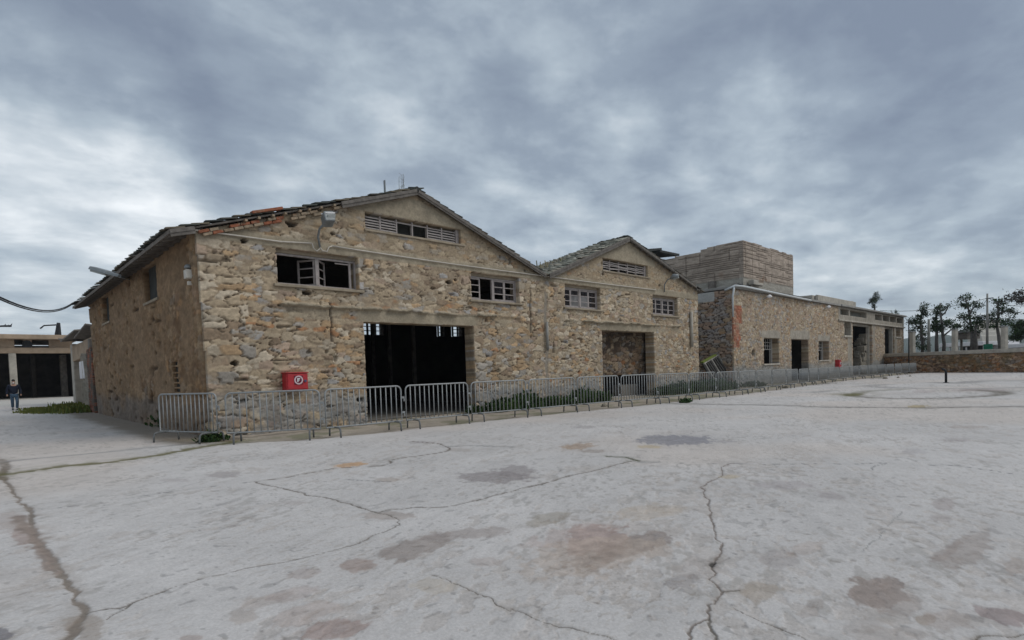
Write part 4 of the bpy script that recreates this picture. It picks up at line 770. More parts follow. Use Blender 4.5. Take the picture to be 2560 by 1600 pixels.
# ------------------------------------------------------------------ crowd barriers
def make_barrier(L=2.12):
    t = empty('crowd_barrier', (0, 0, 0), 'x', 'crowd barrier', 'steel crowd barriers along the wall')
    h0, h1, r = .245, 1.19, .13; P = []
    for (cx, cz, a0) in ((L/2-r, h1-r, 0), (-L/2+r, h1-r, 90)):
        for k in range(6): g = math.radians(a0+18*k); P.append((cx+r*math.cos(g), 0, cz+r*math.sin(g)))
    P += [(-L/2, 0, h0), (L/2, 0, h0)]
    MB().tube(P, .021, 8, closed=True).build('frame', M['galv'], t, smooth=True)
    b0 = None
    for k in range(13):
        x = -L/2+L*(k+1)/14
        if b0 is None: b0 = MB().tube([(0, 0, h0+.015), (0, 0, h1-.018)], .0145, 6).build('bar', M['galv'], t, smooth=True); o = b0
        else: o = b0.copy(); COL.objects.link(o)
        o.location.x = x
    f0 = None
    for x in (-L/2+.22, L/2-.22):
        Q = [(0, -.33, 0), (0, -.32, .15)]+[(0, -.32+.09*(1-math.cos(math.radians(a))), .15+.09*math.sin(math.radians(a))) for a in (30, 60, 90)]
        Q = Q+[(0, -y, z) for _, y, z in Q[::-1]]
        if f0 is None: f0 = MB().tube(Q, .023, 7).build('foot', M['footg'], t, smooth=True); o = f0
        else: o = f0.copy(); COL.objects.link(o)
        o.location.x = x
    for z in (.45, .85): MB().box(L/2+.02, L/2+.1, -.012, .012, z, z+.05).box(L/2+.075, L/2+.1, -.012, .012, z-.08, z).build('hook', M['galv'], t)
    return t
bar = make_barrier(); NB = 0
def place_barrier(a, b, label):
    global NB
    o = bar if NB == 0 else copy_tree(bar); NB += 1
    a, b = np.array(a), np.array(b); c = (a+b)/2; o.location = (c[0], c[1], .0); o.scale.z = float(np.interp(c[0], [18, 40], [1., .84])); o.rotation_euler.z = math.atan2(b[1]-a[1], b[0]-a[0])+math.radians(rng.normal()*.8); o['label'] = label
def build_barriers():
    s = np.r_[0, np.cumsum(np.linalg.norm(np.diff(ROW[1:], axis=0), axis=1))]; P = ROW[1:]
    at = lambda d: np.array([np.interp(d, s, P[:, 0]), np.interp(d, s, P[:, 1])])
    place_barrier((3.42, 16.85), (4.28, 14.62), 'steel crowd barrier at the row\'s left end, turned sideways past the mud plastered wall')
    place_barrier((4.3, 14.35), (6.15, 13.2), 'steel crowd barrier in front of the stones below the near red fire box')
    names = {0: 'steel crowd barrier covering the left jamb of the large dark doorway', 1: 'steel crowd barrier in front of the right half of the large dark doorway', 2: 'steel crowd barrier just right of the large doorway beside the first green weeds',
             3: 'steel crowd barrier before the seam between the two gables', 4: 'steel crowd barrier just left of the blocked doorway', 5: 'steel crowd barrier across the left part of the blocked doorway', 6: 'steel crowd barrier across the right jamb of the blocked doorway', 7: 'steel crowd barrier under the downpipe near the warehouse\'s right end', 8: 'steel crowd barrier in front of the warehouse\'s right corner', 9: 'steel crowd barrier before the dark leaning slats in the gap', 10: 'steel crowd barrier at the brick corner of the low building',
             11: 'steel crowd barrier between the brick corner and the first barred window', 12: 'steel crowd barrier below the first barred window', 13: 'steel crowd barrier between the first barred window and the plain doorway', 14: 'steel crowd barrier before the plain dark doorway of the low building', 15: 'steel crowd barrier just right of the plain dark doorway', 16: 'steel crowd barrier below the second barred window', 17: 'steel crowd barrier below the far small red box'}
    d = 0.; k = 0
    while d+2.28 < s[-1]:
        a, b = at(d+.03), at(d+2.22)
        left = int((s[-1]-d)/2.28)
        if k in names: lb = names[k]
        else: lb = 'far steel crowd barrier, %s from the right end of the row' % ['last', 'second', 'third', 'fourth', 'fifth', 'sixth', 'seventh', 'eighth', 'ninth'][min(left-1, 8)]
        place_barrier(a, b, lb); d += 2.28; k += 1
build_barriers()
# ------------------------------------------------------------------ red fire boxes
def fire_box(p0, p1, y, label):
    x0, x1, z0, z1 = p0[0], p1[0], p1[2], p0[2]; d = .22
    t = empty('fire_hose_box', ((x0+x1)/2, y+d, z0), label, 'fire hose box')
    MB().box(x0, x1, y+.03, y+.42, z0, z1-.03).build('body', M['red'], t, .012)
    MB().box(x0-.02, x1+.02, y-.01, y+.42, z1-.027, z1).build('lid', M['red'], t, .008)
    MB().box(x0+.03, x1-.03, y+.008, y+.029, z0+.03, z1-.05).build('door', M['red'], t, .01)
    w = x1-x0; cx, cz = x0+w*.545, z0+(z1-z0)*.56; s = w*.2
    pl = MB().box(cx-s, cx+s, y-.002, y+.0075, cz-s, cz+s).build('sign', M['dred'], t, .003)
    rg = MB(); k = 28; r0, r1 = s*.72, s*1.02
    for i in range(k):
        a, b = 2*math.pi*i/k, 2*math.pi*(i+1)/k; f = lambda r, g, yy: (cx+r*math.cos(g), yy, cz+r*math.sin(g))
        rg.add([f(r0, a, y-.005), f(r1, a, y-.005), f(r1, b, y-.005), f(r0, b, y-.005), f(r0, a, y-.0025), f(r1, a, y-.0025), f(r1, b, y-.0025), f(r0, b, y-.0025)], [(0, 3, 2, 1), (0, 1, 5, 4), (1, 2, 6, 5), (2, 3, 7, 6), (3, 0, 4, 7)])
    rg.build('ring', M['pinkw'], pl)
    u = s*.45; MB().box(cx-u*.75, cx-u*.2, y-.006, y-.0025, cz-u, cz+u).box(cx-u*.2, cx+u*.8, y-.006, y-.0025, cz+u*.55, cz+u).box(cx-u*.2, cx+u*.55, y-.006, y-.0025, cz-u*.2, cz+u*.25).build('letter', M['white'], pl)
    lx = x0+w*.855; MB().tube([(lx, y+.008, cz-.03), (lx, y-.02, cz-.03)], w*.06, 14).box(lx-.012, lx+.012, y-.03, y-.019, cz-.06, cz+.0).build('lock', M['lock'], t)
    return t
ya = D-.36
_p = yp(2101, 911, ya)
fire_box(yp(716, 931, ya), yp(772, 974, ya), ya, 'bright red fire hose box with ringed F, left of the big doorway')
fire_box(_p+np.array([-.33, 0, .42]), _p+np.array([.33, 0, -.3]), ya, 'small far red fire hose box on the low building, left of the tall doorway')
# ------------------------------------------------------------------ lamps and boxes on the walls
def floodlight():
    b = yp(798, 616, D-.12); t = empty('floodlight', tuple(b), 'grey floodlight on a bent arm above the big open window', 'floodlight')
    pts = [yp(800, 618, D-.1), yp(795, 592, D-.14), yp(799, 572, D-.3), yp(808, 562, D-.5)]
    MB().tube(pts, .035, 8).build('arm', M['lampg'], t, smooth=True)
    c = yp(820, 548, D-.62); MB().obox(c, (.15, -.015, .02), (0, .06, .15), (-.02, -.15, .07)).build('housing', M['lampg'], t, .03)
    MB().obox(c+np.array([.0, -.02, .16]), (.15, 0, .02), (-.02, .11, .0), (0, 0, .02)).build('visor', M['white'], t, .01)
    MB().obox(c+np.array([.02, -.16, -.0]), (.11, -.02, .02), (0, .02, .0), (0, -.03, .1)).build('lens', M['lens'], t)
floodlight()
def wall_lamp():
    b = yp(1661, 730, D-.1); t = empty('wall_lamp', tuple(b), 'street lamp on a curved arm above the right window of the second gable', 'wall lamp')
    MB().tube([yp(1661, 730, D-.1), yp(1661, 712, D-.14), yp(1668, 700, D-.3), yp(1680, 694, D-.6)], .03, 8).build('arm', M['lampg'], t, smooth=True)
    a, b = yp(1676, 697, D-.55), yp(1696, 690, D-.95); MB().tube([a, (a*.6+b*.4)+np.array([0, 0, .06]), b], [.06, .15, .1], 10).build('lamp_head', M['lampg'], t, smooth=True)
    MB().tube([a*.6+b*.4+np.array([0, 0, -.05]), b+np.array([0, 0, -.04])], [.07, .08], 10).build('lens', M['lens'], t)
wall_lamp()
def side_lamp():
    t = empty('street_lamp', (X0, 24.7, 5.2), 'long flat street lamp sticking out under the left eaves', 'street lamp')
    a, b, c = xp(323, 698, X0-.02), xp(300, 692, 3.55), xp(243, 676, 3.1)
    MB().tube([a, b], .04, 8).build('arm', M['lampg'], t, smooth=True)
    d = c-b; d = d/np.linalg.norm(d); e = b+d*1.35; n = np.cross(d, (0, 0, 1)); n /= np.linalg.norm(n); u = np.cross(n, d)
    m = MB(); 
    for (s0, s1, w0, w1, h) in ((0, .45, .08, .17, .07), (.45, 1.25, .17, .15, .085)):
        p, q = b+d*s0, b+d*s1
        m.add([p-n*w0-u*.02, p+n*w0-u*.02, q+n*w1-u*.02, q-n*w1-u*.02, p-n*w0*.7+u*h, p+n*w0*.7+u*h, q+n*w1*.7+u*h, q-n*w1*.7+u*h], [(0, 3, 2, 1), (4, 5, 6, 7), (0, 1, 5, 4), (1, 2, 6, 5), (2, 3, 7, 6), (3, 0, 4, 7)])
    m.build('lamp_head', M['lampg'], t, .02)
    p, q = b+d*.5-u*.05, b+d*1.2-u*.05; MB().obox((p+q)/2, (q-p)/2, n*.12, u*.03).build('lens', M['lens'], t, .02)
side_lamp()
def alarm_box():
    p = xp(466, 684, X0-.15); t = empty('alarm_box', tuple(p), 'cream junction box below the eaves at the warehouse\'s left corner', 'junction box')
    MB().box(X0-.19, X0-.0, p[1]-.12, p[1]+.12, p[2]-.13, p[2]+.1).build('box', M['cream'], t, .015)
    MB().lathe((X0-.1, p[1], p[2]+.14), [(.09, 0), (.1, .03), (.07, .09), (.03, .11)], 12).build('siren', M['lampg'], t, smooth=True)
    MB().box(X0-.14, X0-.0, p[1]-.06, p[1]+.02, p[2]-.3, p[2]-.2).build('conduit_box', M['cream'], t, .01)
alarm_box()
for (px, py, lb) in ((1922, 742, 'small white lamp under the eaves of the low building, nearest the tower'), (2071, 768, 'small white lamp under the eaves left of the clerestory')):
    p = yp(px, py, D-.35); t = empty('eaves_lamp', (p[0], D, p[2]), lb, 'wall lamp', 'eaves lamps')
    MB().tube([(p[0]-.2, D-.02, p[2]-.18), (p[0]-.1, D-.2, p[2]-.05), (p[0], D-.32, p[2])], .03, 6).build('arm', M['lampg'], t)
    MB().tube([(p[0]-.12, D-.28, p[2]), (p[0]+.1, D-.36, p[2]+.04), (p[0]+.3, D-.4, p[2]+.03)], [.06, .13, .07], 8).build('lamp_head', M['white'], t, smooth=True)
# cable stapled across the facade
def cables():
    pts = [yp(x, y, D-.1) for x, y in ((476, 566), (488, 575), (600, 590), (700, 604), (778, 608))]
    m = MB().tube(pts, .024, 6).tube([yp(x, y, D-.1) for x, y in ((780, 608), (784, 622), (792, 628), (799, 622))], .017, 6).tube([yp(x, y, D-.1) for x, y in ((799, 618), (806, 627), (818, 629), (822, 618), (830, 615))], .02, 6)
    m.tube([yp(x, y, D-.1) for x, y in ((830, 615), (900, 626), (1000, 641), (1130, 660), (1250, 676), (1360, 690), (1480, 706), (1640, 725))], .024, 6)
    tag(m.build('wall_cable', M['cable'], None, smooth=True), 'pale cable stapled along the plaster band across both gables', 'cable')
    a = xp(182, 757, 3.66); b = dp(-60, 712, 12); P = []
    for k in range(17): t = k/16; p = a*(1-t)+b*t; p[2] -= .9*4*t*(1-t)*.5; P.append(p)
    tag(MB().tube(P, .022, 6).tube([p+np.array([0, 0, -.05]) for p in P], .018, 6).build('overhead_cable', M['bcable'], None, smooth=True), 'black overhead cable hanging from the left eaves corner', 'cable')
cables()
def pipes():
    p = yp(1361, 800, D-.08)
    tag(MB().tube([(p[0]+.1, D-.12, 3.5), (p[0]+.1, D-.12, 2.3)], .06, 10).build('broken_downpipe', M['greyc'], None, smooth=True), 'short broken grey downpipe on the seam between the gables', 'pipe')
    q = yp(1728, 810, D-.1); tag(MB().tube([(q[0], D-.12, yp(1724, 780)[2]), (q[0], D-.12, yp(1728, 868)[2])], .09, 10).build('downpipe', M['palec'], None, smooth=True), 'pale downpipe at the right end of the second gable', 'pipe')
    a = yp(962, 470, D+1.2); a[2] = float(roofz(a[0]))+.02; t = tag(MB().beam(a, yp(961, 451, D+1.2), .09, .03).build('roof_stake', M['lampg'], None), 'short grey metal stake standing on the near roof', 'stake')
    g = gp(2365, 957); m = MB().tube([(g[0], g[1], -.05), (g[0], g[1], .62), (g[0]-.02, g[1]+.03, .7), (g[0]-.07, g[1]+.09, .77), (g[0]-.13, g[1]+.16, .8)], .062, 10); m.lathe((g[0], g[1], -.02), [(.14, 0), (.14, .04), (.07, .05)], 12)
    tag(m.build('bent_pipe', M['black'], None, smooth=True), 'bent black standpipe sticking up from the concrete yard', 'standpipe')
pipes()
# ------------------------------------------------------------------ plants
def leaf_mesh(P, N_, size, cols, asp=.5):
    """many small leaf quads: P centres, N_ directions"""
    n = len(P); a = rng.normal(size=(n, 3)); a = a+N_*1.2; a /= np.linalg.norm(a, axis=1)[:, None]
    b = np.cross(a, rng.normal(size=(n, 3))); b /= np.linalg.norm(b, axis=1)[:, None]+1e-9
    s = np.asarray(size)[:, None] if hasattr(size, '__len__') else size
    V = np.stack([P, P+a*s*.5+b*s*asp*.5, P+a*s, P+a*s*.5-b*s*asp*.5], 1).reshape(-1, 3); Q = np.arange(4*n).reshape(n, 4)
    return V, Q, np.repeat(cols, 4, 0)
def blades(n, rad, h, c0, c1, spread=.5):
    ang = rng.random(n)*6.283; rr = rad*np.sqrt(rng.random(n)); bx, by = rr*np.cos(ang), rr*np.sin(ang); hh = h*(.4+.6*rng.random(n)); da = rng.random(n)*6.283; lean = spread*hh*rng.random(n); w = .018+.02*rng.random(n)
    dx, dy = np.cos(da), np.sin(da); z0 = np.zeros(n)-.02
    V = np.stack([np.stack([bx-dy*w, by+dx*w, z0], 1), np.stack([bx+dy*w, by-dx*w, z0], 1), np.stack([bx+dx*lean*.5+dy*w*.8, by+dy*lean*.5-dx*w*.8, hh*.65], 1), np.stack([bx+dx*lean*.5-dy*w*.8, by+dy*lean*.5+dx*w*.8, hh*.65], 1), np.stack([bx+dx*lean, by+dy*lean, hh], 1)], 1).reshape(-1, 3)
    b = np.arange(n)[:, None]*5; Q = np.concatenate([b+np.array([[0, 1, 2, 3]]), b+np.array([[3, 2, 4, 4]])])
    t = rng.random(n)[:, None]; C = np.repeat(np.array(c0)*(1-t)+np.array(c1)*t, 5, 0)
    return V, Q, C
def weed(x, y, r, h, label, grp='green weeds along the foot of the wall', nm='weed_clump'):
    n = int(200*r*r/.2)+90
    P = np.stack([rng.normal(size=n)*r*.5, rng.normal(size=n)*r*.35, np.abs(rng.random(n))*h*(.4+.6*rng.random(n))], 1); P[:, 2] *= .85*np.exp(-.5*(P[:, 0]/r)**2)
    cols = np.array([.024, .058, .02])*(.5+1.0*rng.random(n))[:, None]+np.array([.02, .015, 0])*rng.random(n)[:, None]
    V, Q, C = leaf_mesh(P, np.tile([0, 0, .8], (n, 1)), .1+.08*rng.random(n), cols, .6)
    B = blades(int(90*r/.4), r*.8, h*1.1, (.03, .07, .02), (.07, .11, .03)); Q2 = B[1]+len(V)
    o = link(nm, mesh_np(nm, np.concatenate([V, B[0]]), np.concatenate([Q, Q2]), np.concatenate([C, B[2]]), False), M['leaf']); o.location = (x, y, gz(x, y)); tag(o, label, 'weed', grp); return o
def plants():
    wl = [(1225, .55, .5, 'low green weed clump just right of the large doorway'), (1255, .6, .6, 'green weeds a little further right of the large doorway'), (1300, .6, .85, 'tallest green weed clump between the large doorway and the seam'), (1322, .45, .7, 'dark weed clump left of the seam between the gables'), (1365, .6, .5, 'low weeds right of the seam between the gables'), (1405, .5, .4, 'small weeds in the middle between seam and blocked doorway'), (1448, .7, .85, 'tall bright weed clump left of the blocked doorway'), (1485, .6, .6, 'weeds beside the left jamb of the blocked doorway'), (1655, .7, .6, 'weeds beside the right jamb of the blocked doorway'), (1690, .8, .75, 'broad weed clump right of the blocked doorway'), (1725, .8, .8, 'weeds at the warehouse\'s right corner'), (1765, 1., .8, 'weeds in the gap below the leaning slats'), (1800, .9, .6, 'weeds in the gap near the brick corner'), (1870, .8, .3, 'low weeds right of the brick corner')]
    for (px, r, h, lb) in wl:
        p = yp(px, 950, D-.25); weed(p[0], D-.35-.3*rng.random(), r, h, lb)
    for (px, py, r, h, lb) in ((530, 1102, .3, .22, 'small dark weed at the foot of the corner barrier'), (292, 1031, .4, .45, 'dark weed at the foot of the mud plastered wall'), (1188, 1031, .35, .3, 'low weeds inside the right jamb of the large doorway'), (1712, 1007, .25, .12, 'tiny weed tuft in the yard before the right end barriers'), (430, 1065, .5, .9, 'dark plant behind the turned end barrier')):
        p = gp(px, py); weed(p[0], p[1], r, h, lb, 'single weeds on the concrete')
    # grass patch by the ruin
    V, Q, C = [], [], []; nb = 0
    for k in range(90):
        px = 75+rng.random()*150; py = 1024+8*rng.random()-(px > 150)*6*rng.random(); p = gp(px, py, .12)
        v, q, c = blades(60, .8, .16+.3*(px > 160), (.07, .11, .02), (.2, .19, .05)); v = v+np.array([p[0], min(p[1], 47), float(gz(p[0], p[1]))]); V.append(v); Q.append(q+nb); C.append(c); nb += len(v)
    o = link('grass', mesh_np('grass', np.concatenate(V), np.concatenate(Q), np.concatenate(C), False), M['leaf']); tag(o, 'patch of yellow green grass beside the ruin', 'grass', None, 'stuff')
    # dry stalks in the valley and the sprig by the ridge
    for (px, py, Y, n, h, col, lb) in ((1365, 664, D+1.2, 16, .75, (.3, .26, .16), 'dry grass tuft growing in the valley between the roofs'), (1400, 660, D+1.4, 14, .4, (.26, .24, .13), 'thin dry grass on the left slope of the second roof')):
        p = yp(px, py, Y); v, q, c = blades(n, .45, h, col, tuple(.7*x for x in col), .8); v[:, :2] *= 1; o = link('roof_grass', mesh_np('roof_grass', v, q, c, False), M['leaf']); o.location = (p[0], Y, float(roofz(p[0]))+.05); tag(o, lb, 'grass tuft', 'plants growing on the roof')
    p = yp(1006, 463, D+1.2); p[2] = float(roofz(p[0]))+.18; H_ = yp(1006, 438, D+1.2)[2]-p[2]; m = MB(p)
    for k in range(7):
        a = rng.normal()*.5; b = p+np.array([.28*math.sin(a), .1*rng.normal(), H_*(.72+.28*math.cos(2*a))]); m.tube([p+np.array([0, 0, -.2]), (p+b)/2+np.array([.04*rng.normal(), 0, .03]), b], [.009, .006, .004], 4)
        for q in range(4): c = b-(b-p)*.2*q+rng.normal(size=3)*.03; m.tube([c, c+np.array([.06*rng.normal(), .03, .06])], [.006, .003], 4)
    o = m.build('roof_sprig', M['gwood']); o.location = p; tag(o, 'thin bare sprig growing beside the ridge of the near roof', 'sprig')
plants()
# leaning slats in the gap
def slats():
    t = empty('leaning_slats', tuple(gp(1785, 955)), 'dark curved slats leaning under a mossy top rail in the gap between the buildings', 'debris')
    a, b = yp(1757, 910, D+.6), yp(1806, 882, D+1.0); r = MB().beam(a, b, .12, .1); r.build('top_rail', M['pslat'], t, .02)
    MB().beam(a+np.array([-.05, .05, .08]), a*.35+b*.65+np.array([0, .05, .1]), .22, .1).build('moss_cover', M['moss'], t, .03)
    for k in range(13):
        s = k/12; p = a*(1-s)+b*s; L = 1.7-.5*abs(s-.4); e = p+np.array([.75+.45*s, -.4, -L*.8]); mm = (p+e)/2+np.array([-.16, -.15, -.16])
        MB().tube([p, mm, e], [.08, .09, .03] if k % 4 != 1 else [.05, .05, .02], 5).build('slat', M['pslat' if k % 4 == 1 else 'slate'], t)
slats()
# loose stones at the foot of the barriers
def rubble():
    for k, (px, py, s, lb) in enumerate(((1965, 970, .16, 'pale loose stone by the barriers before the first doorway'), (1950, 967, .1, 'small loose stone left of the pale one by the barriers'), (2213, 947, .2, 'dark loose stone near the yard\'s far right, largest of three'), (2245, 944.5, .12, 'dark loose stone right of the largest far stone'), (2275, 941, .1, 'far small stone nearest the perimeter wall'), (1818, 968, .25, 'white torn scrap caught at the barrier by the gap'), (1510, 1015, .12, 'small dark stone before the blocked doorway'))):
        p = gp(px, py); b = bpy.data.meshes.new('r'); m = MB()
        n = 7; m.lathe((0, 0, -s*.2), [(s*.6, 0), (s*.9, s*.3), (s*.7, s*.7), (s*.2, s*.9)], n)
        m.v = [tuple(np.array(v)*(1+.25*rng.normal(size=3))) for v in m.v]; o = m.build('loose_stone', M['cream'] if k == 5 else M['rock']); o.location = (p[0], p[1], 0); o.scale.x = 1.4; tag(o, lb, 'stone', 'loose stones in the yard')
rubble()
# ------------------------------------------------------------------ ruin on the left
def ruin():
    t = empty('concrete_ruin', (-6, 66, .4), 'roofless concrete framed ruin with dark bays at the far left', 'ruin')
    Y = 66.; X = lambda px, py=900: yp(px, py, Y)[0]; Z = lambda px, py: yp(px, py, Y)[2]; g = .4
    xr = X(167); zb0, zb1 = Z(100, 883), Z(100, 869); zt0, zt1 = Z(90, 849), Z(90, 838)
    MB().box(-30, xr+.5, Y, Y+.6, zb0, zb1).build('beam', M['warmc'], t, .03)
    MB().box(-30, xr+1.0, Y-.9, Y+9, zt0, zt1).build('roof', M['warmc'], t, .03)
    MB().box(-30, X(36, 860), Y+.1, Y+.5, zb1, zt0).box(X(60, 860), X(80, 860), Y+.1, Y+.5, zb1, zt0).box(X(123, 860), xr+.5, Y+.3, Y+.8, zb1, zt0).build('upper_wall', M['warmc'], t)
    MB().tube([((X(64, 861)+X(72, 861))/2, Y+.08, Z(68, 861)), ((X(64, 861)+X(72, 861))/2, Y+.04, Z(68, 861))], .38, 12).build('vent', M['black'], t)
    for (a, b, yy, m) in ((24, 43, 0, 'palec'), (-90, -60, 0, 'palec'), (78, 90, 5, 'inside'), (152, 168, 3.5, 'timber'), (-40, -30, 5, 'inside')):
        x0, x1 = yp(a, 930, Y+yy)[0], yp(b, 930, Y+yy)[0]; MB().box(x0, x1, Y+yy, Y+yy+.8, g-.3, zb0).build('column', M[m], t, .04)
    MB().box(-30, xr+1, Y+9, Y+9.3, g-.3, zb1+.2).box(xr+.6, xr+.9, Y+.7, Y+9, g-.3, zb1).build('back_wall', M['inside'], t)
    MB().box(-30, xr+1, Y+.7, Y+9, zb1+.02, zb1+.2).build('ceiling', M['inside'], t)
    # wall and pier continuing the alley
    s = empty('ruined_gate_wall', (4.8, 42, 0), 'crumbling grey gate wall with leaning planks between the ruin and the warehouse', 'wall')
    Xw = 4.9; zz = lambda px, py: xp(px, py, Xw)[2]
    yA = 47.5; y1 = 36.2
    MB().box(Xw, Xw+.5, yA-.9, yA, 0, 4.2, .08).build('pier', M['palec'], s, .05)
    MB().box(Xw+.02, Xw+.5, 40.2, yA-.9, 3.1, 4.1, .15).box(Xw-.15, Xw+.5, 36.8, 40.2, 3.15, 4.05, .15).build('lintel', M['warmc'], s, .06)
    MB().box(Xw+.4, Xw+.8, 38, yA-.5, 0, 3.12).build('infill_wall', M['warmc'], s)
    def bsh(u, v):
        n = fbm(u*3, v*3, 601, 4); br = np.where(((v/.085) % 1 < .2) | (((u/.24+.5*(np.floor(v/.085) % 2)) % 1) < .1), 0., 1.); c = np.array([.2, .075, .045])*(.5+1.*hsh(np.floor(v/.085), np.floor(u/.24+.5*(np.floor(v/.085) % 2)), 5))[:, None]
        c = lerp(c, (.16, .13, .1), 1-br); c = lerp(c, (.1, .085, .07), sst(.5, .6, n)); return .03*br*n+.05*n, c
    relief('brick_pier', M['stone'], s, (4.42, 0, 0), (0, -1, 0), (0, 0, 1), np.arange(-36.2, -34.55, .04), np.arange(0, 3.5, .03), lambda u, v: v < 3.1+.3*hsh(np.floor(u*5), 0, 3), bsh, .5)
    MB().box(4.55, 5.0, 36.2, 37.3, 0, 3.9, .12).build('pier', M['timber'], s, .05)
    m = MB(); m.obox((5.3, 43, 4.55), (1.0, 0, .12), (0, 3.4, -.1), (0, 0, .05)); m.obox((5.3, 38.5, 4.3), (.9, .1, -.1), (0, 2.2, -.2), (0, 0, .05)); m.obox((5.6, 46.5, 4.4), (1.3, .3, -.05), (0, 1.2, .1), (0, 0, .05)); m.build('broken_roof', M['timber'], s, .02)
    for (pb, pt, yb, yt, w) in (((227, 1014), (210, 884), 37.4, 38.0, .17), ((217, 1012), (206, 884), 38.6, 39.2, .15), ((210, 1012), (203, 890), 41, 41.3, .13)): MB().beam(yp(*pb, yb), yp(*pt, yt), w, .05, (0, 1, 0)).build('plank', M['plank'], s)
    Xb = 4.5; ya_, yb_ = xp(198, 920, Xb)[1], xp(209, 920, Xb)[1]; MB().box(Xb, Xb+.12, min(ya_, yb_), max(ya_, yb_), xp(204, 947, Xb)[2], xp(204, 903, Xb)[2]).build('white_box', M['white'], s, .03)
    # bits on the ruin roof
    p = yp(145, 838, 70); m = MB()
    m.tube([p, p+np.array([.1, 0, 1.2])], [.3, .15], 6).tube([p+np.array([0, 0, 1]), p+np.array([-1., 0, .9]), p+np.array([-1.3, 0, .6])], .07, 5)
    tag(m.build('roof_vent', M['black'], None), 'dark bent vent standing on the ruin roof', 'vent')
    a, b = dp(-20, 818, 60), dp(27, 815, 60); m = MB().tube([a, (a+b)/2+np.array([0, 0, .05]), b], [.06, .1, .12], 6)
    for k in range(5): q = a+(b-a)*(.3+.17*k); m.tube([q, q+np.array([.15, 0, .25-.1*(k % 2)])], [.06, .03], 5)
    c = dp(-60, 812, 60); m.tube([a, c, np.array([c[0], c[1], .3])], .07, 6); tag(m.build('lamp_mast', M['black'], None), 'dark lamp mast arm reaching in at the left edge above the ruin', 'lamp')
ruin()
# ------------------------------------------------------------------ person
def person():
    p0 = gp(35, 1025, .2); x0, y0 = 1.75, 42.6; z0 = float(gz(x0, y0))
    t = empty('person', (x0, y0, z0), 'person in a dark navy jacket and jeans walking towards the camera by the ruin', 'person')
    def skin_obj(name, verts, edges, radii, m, sub=2):
        me = bpy.data.meshes.new(name); me.from_pydata([(x0+v[0], y0+v[1], z0+v[2]) for v in verts], edges, []); me.update(); o = link(name, me, m, t)
        md = o.modifiers.new('skin', 'SKIN'); me_sv = me.skin_vertices[0] if me.skin_vertices else None
        if me_sv is None:
            o2 = o
        for i, r in enumerate(radii): me.skin_vertices[0].data[i].radius = (r, r) if not hasattr(r, '__len__') else r
        me.skin_vertices[0].data[0].use_root = True
        md.use_smooth_shade = True; sb = o.modifiers.new('sub', 'SUBSURF'); sb.levels = sb.render_levels = sub; return o
    # body (head, neck, hands), walking pose: facing the camera (-y)
    V = [(0, 0, .95), (0, 0, 1.15), (0, -.01, 1.36), (0, -.02, 1.47), (0, -.03, 1.56), (0, -.035, 1.66), (.19, 0, 1.38), (.27, .03, 1.12), (.29, -.04, .9), (.29, -.06, .8), (-.19, 0, 1.38), (-.27, .02, 1.12), (-.3, -.06, .9), (-.3, -.08, .8), (.09, 0, .9), (.1, -.1, .5), (.09, .02, .1), (-.09, 0, .9), (-.08, .03, .5), (-.08, .2, .13)]
    E = [(0, 1), (1, 2), (2, 3), (3, 4), (4, 5), (2, 6), (6, 7), (7, 8), (8, 9), (2, 10), (10, 11), (11, 12), (12, 13), (0, 14), (14, 15), (15, 16), (0, 17), (17, 18), (18, 19)]
    Rr = [.12, .12, .12, .055, .09, .085, .06, .045, .032, .04, .06, .045, .032, .04, .08, .055, .04, .08, .055, .04]
    skin_obj('body', V, E, Rr, M['skin'])
    J = [(0, 0, .88), (0, 0, 1.15), (0, -.01, 1.38), (.2, 0, 1.39), (.28, .03, 1.12), (.3, -.04, .88), (-.2, 0, 1.39), (-.28, .02, 1.12), (-.31, -.06, .88)]
    skin_obj('jacket', J, [(0, 1), (1, 2), (2, 3), (3, 4), (4, 5), (2, 6), (6, 7), (7, 8)], [(.2, .15), (.2, .16), (.16, .13), .09, .075, .055, .09, .075, .055], M['navy'])
    T = [(0, 0, .9), (.1, 0, .84), (.11, -.1, .48), (.09, .03, .1), (-.1, 0, .84), (-.09, .03, .48), (-.09, .21, .14)]
    skin_obj('trousers', T, [(0, 1), (1, 2), (2, 3), (0, 4), (4, 5), (5, 6)], [.14, .105, .08, .07, .105, .08, .07], M['denim'])
    skin_obj('shoe', [(.09, .07, .05), (.09, -.06, .045), (.09, -.15, .035)], [(0, 1), (1, 2)], [.05, .05, .035], M['shoe'], 1); skin_obj('shoe', [(-.09, .24, .09), (-.09, .12, .05), (-.09, .04, .03)], [(0, 1), (1, 2)], [.05, .05, .035], M['shoe'], 1)
    skin_obj('hair', [(0, .0, 1.62), (0, -.02, 1.7), (0, -.06, 1.715)], [(0, 1), (1, 2)], [.095, .085, .06], M['hair'])
    skin_obj('face_mask', [(0, -.1, 1.57), (0, -.115, 1.54), (0, -.1, 1.51)], [(0, 1), (1, 2)], [.05, .055, .045], M['white'])
    m = MB()
    for sx in (-.03, .03): m.tube([(x0+sx, y0-.112, z0+1.635), (x0+sx, y0-.128, z0+1.635)], .012, 8)
    m.build('eyes', M['hair'], t)
person()
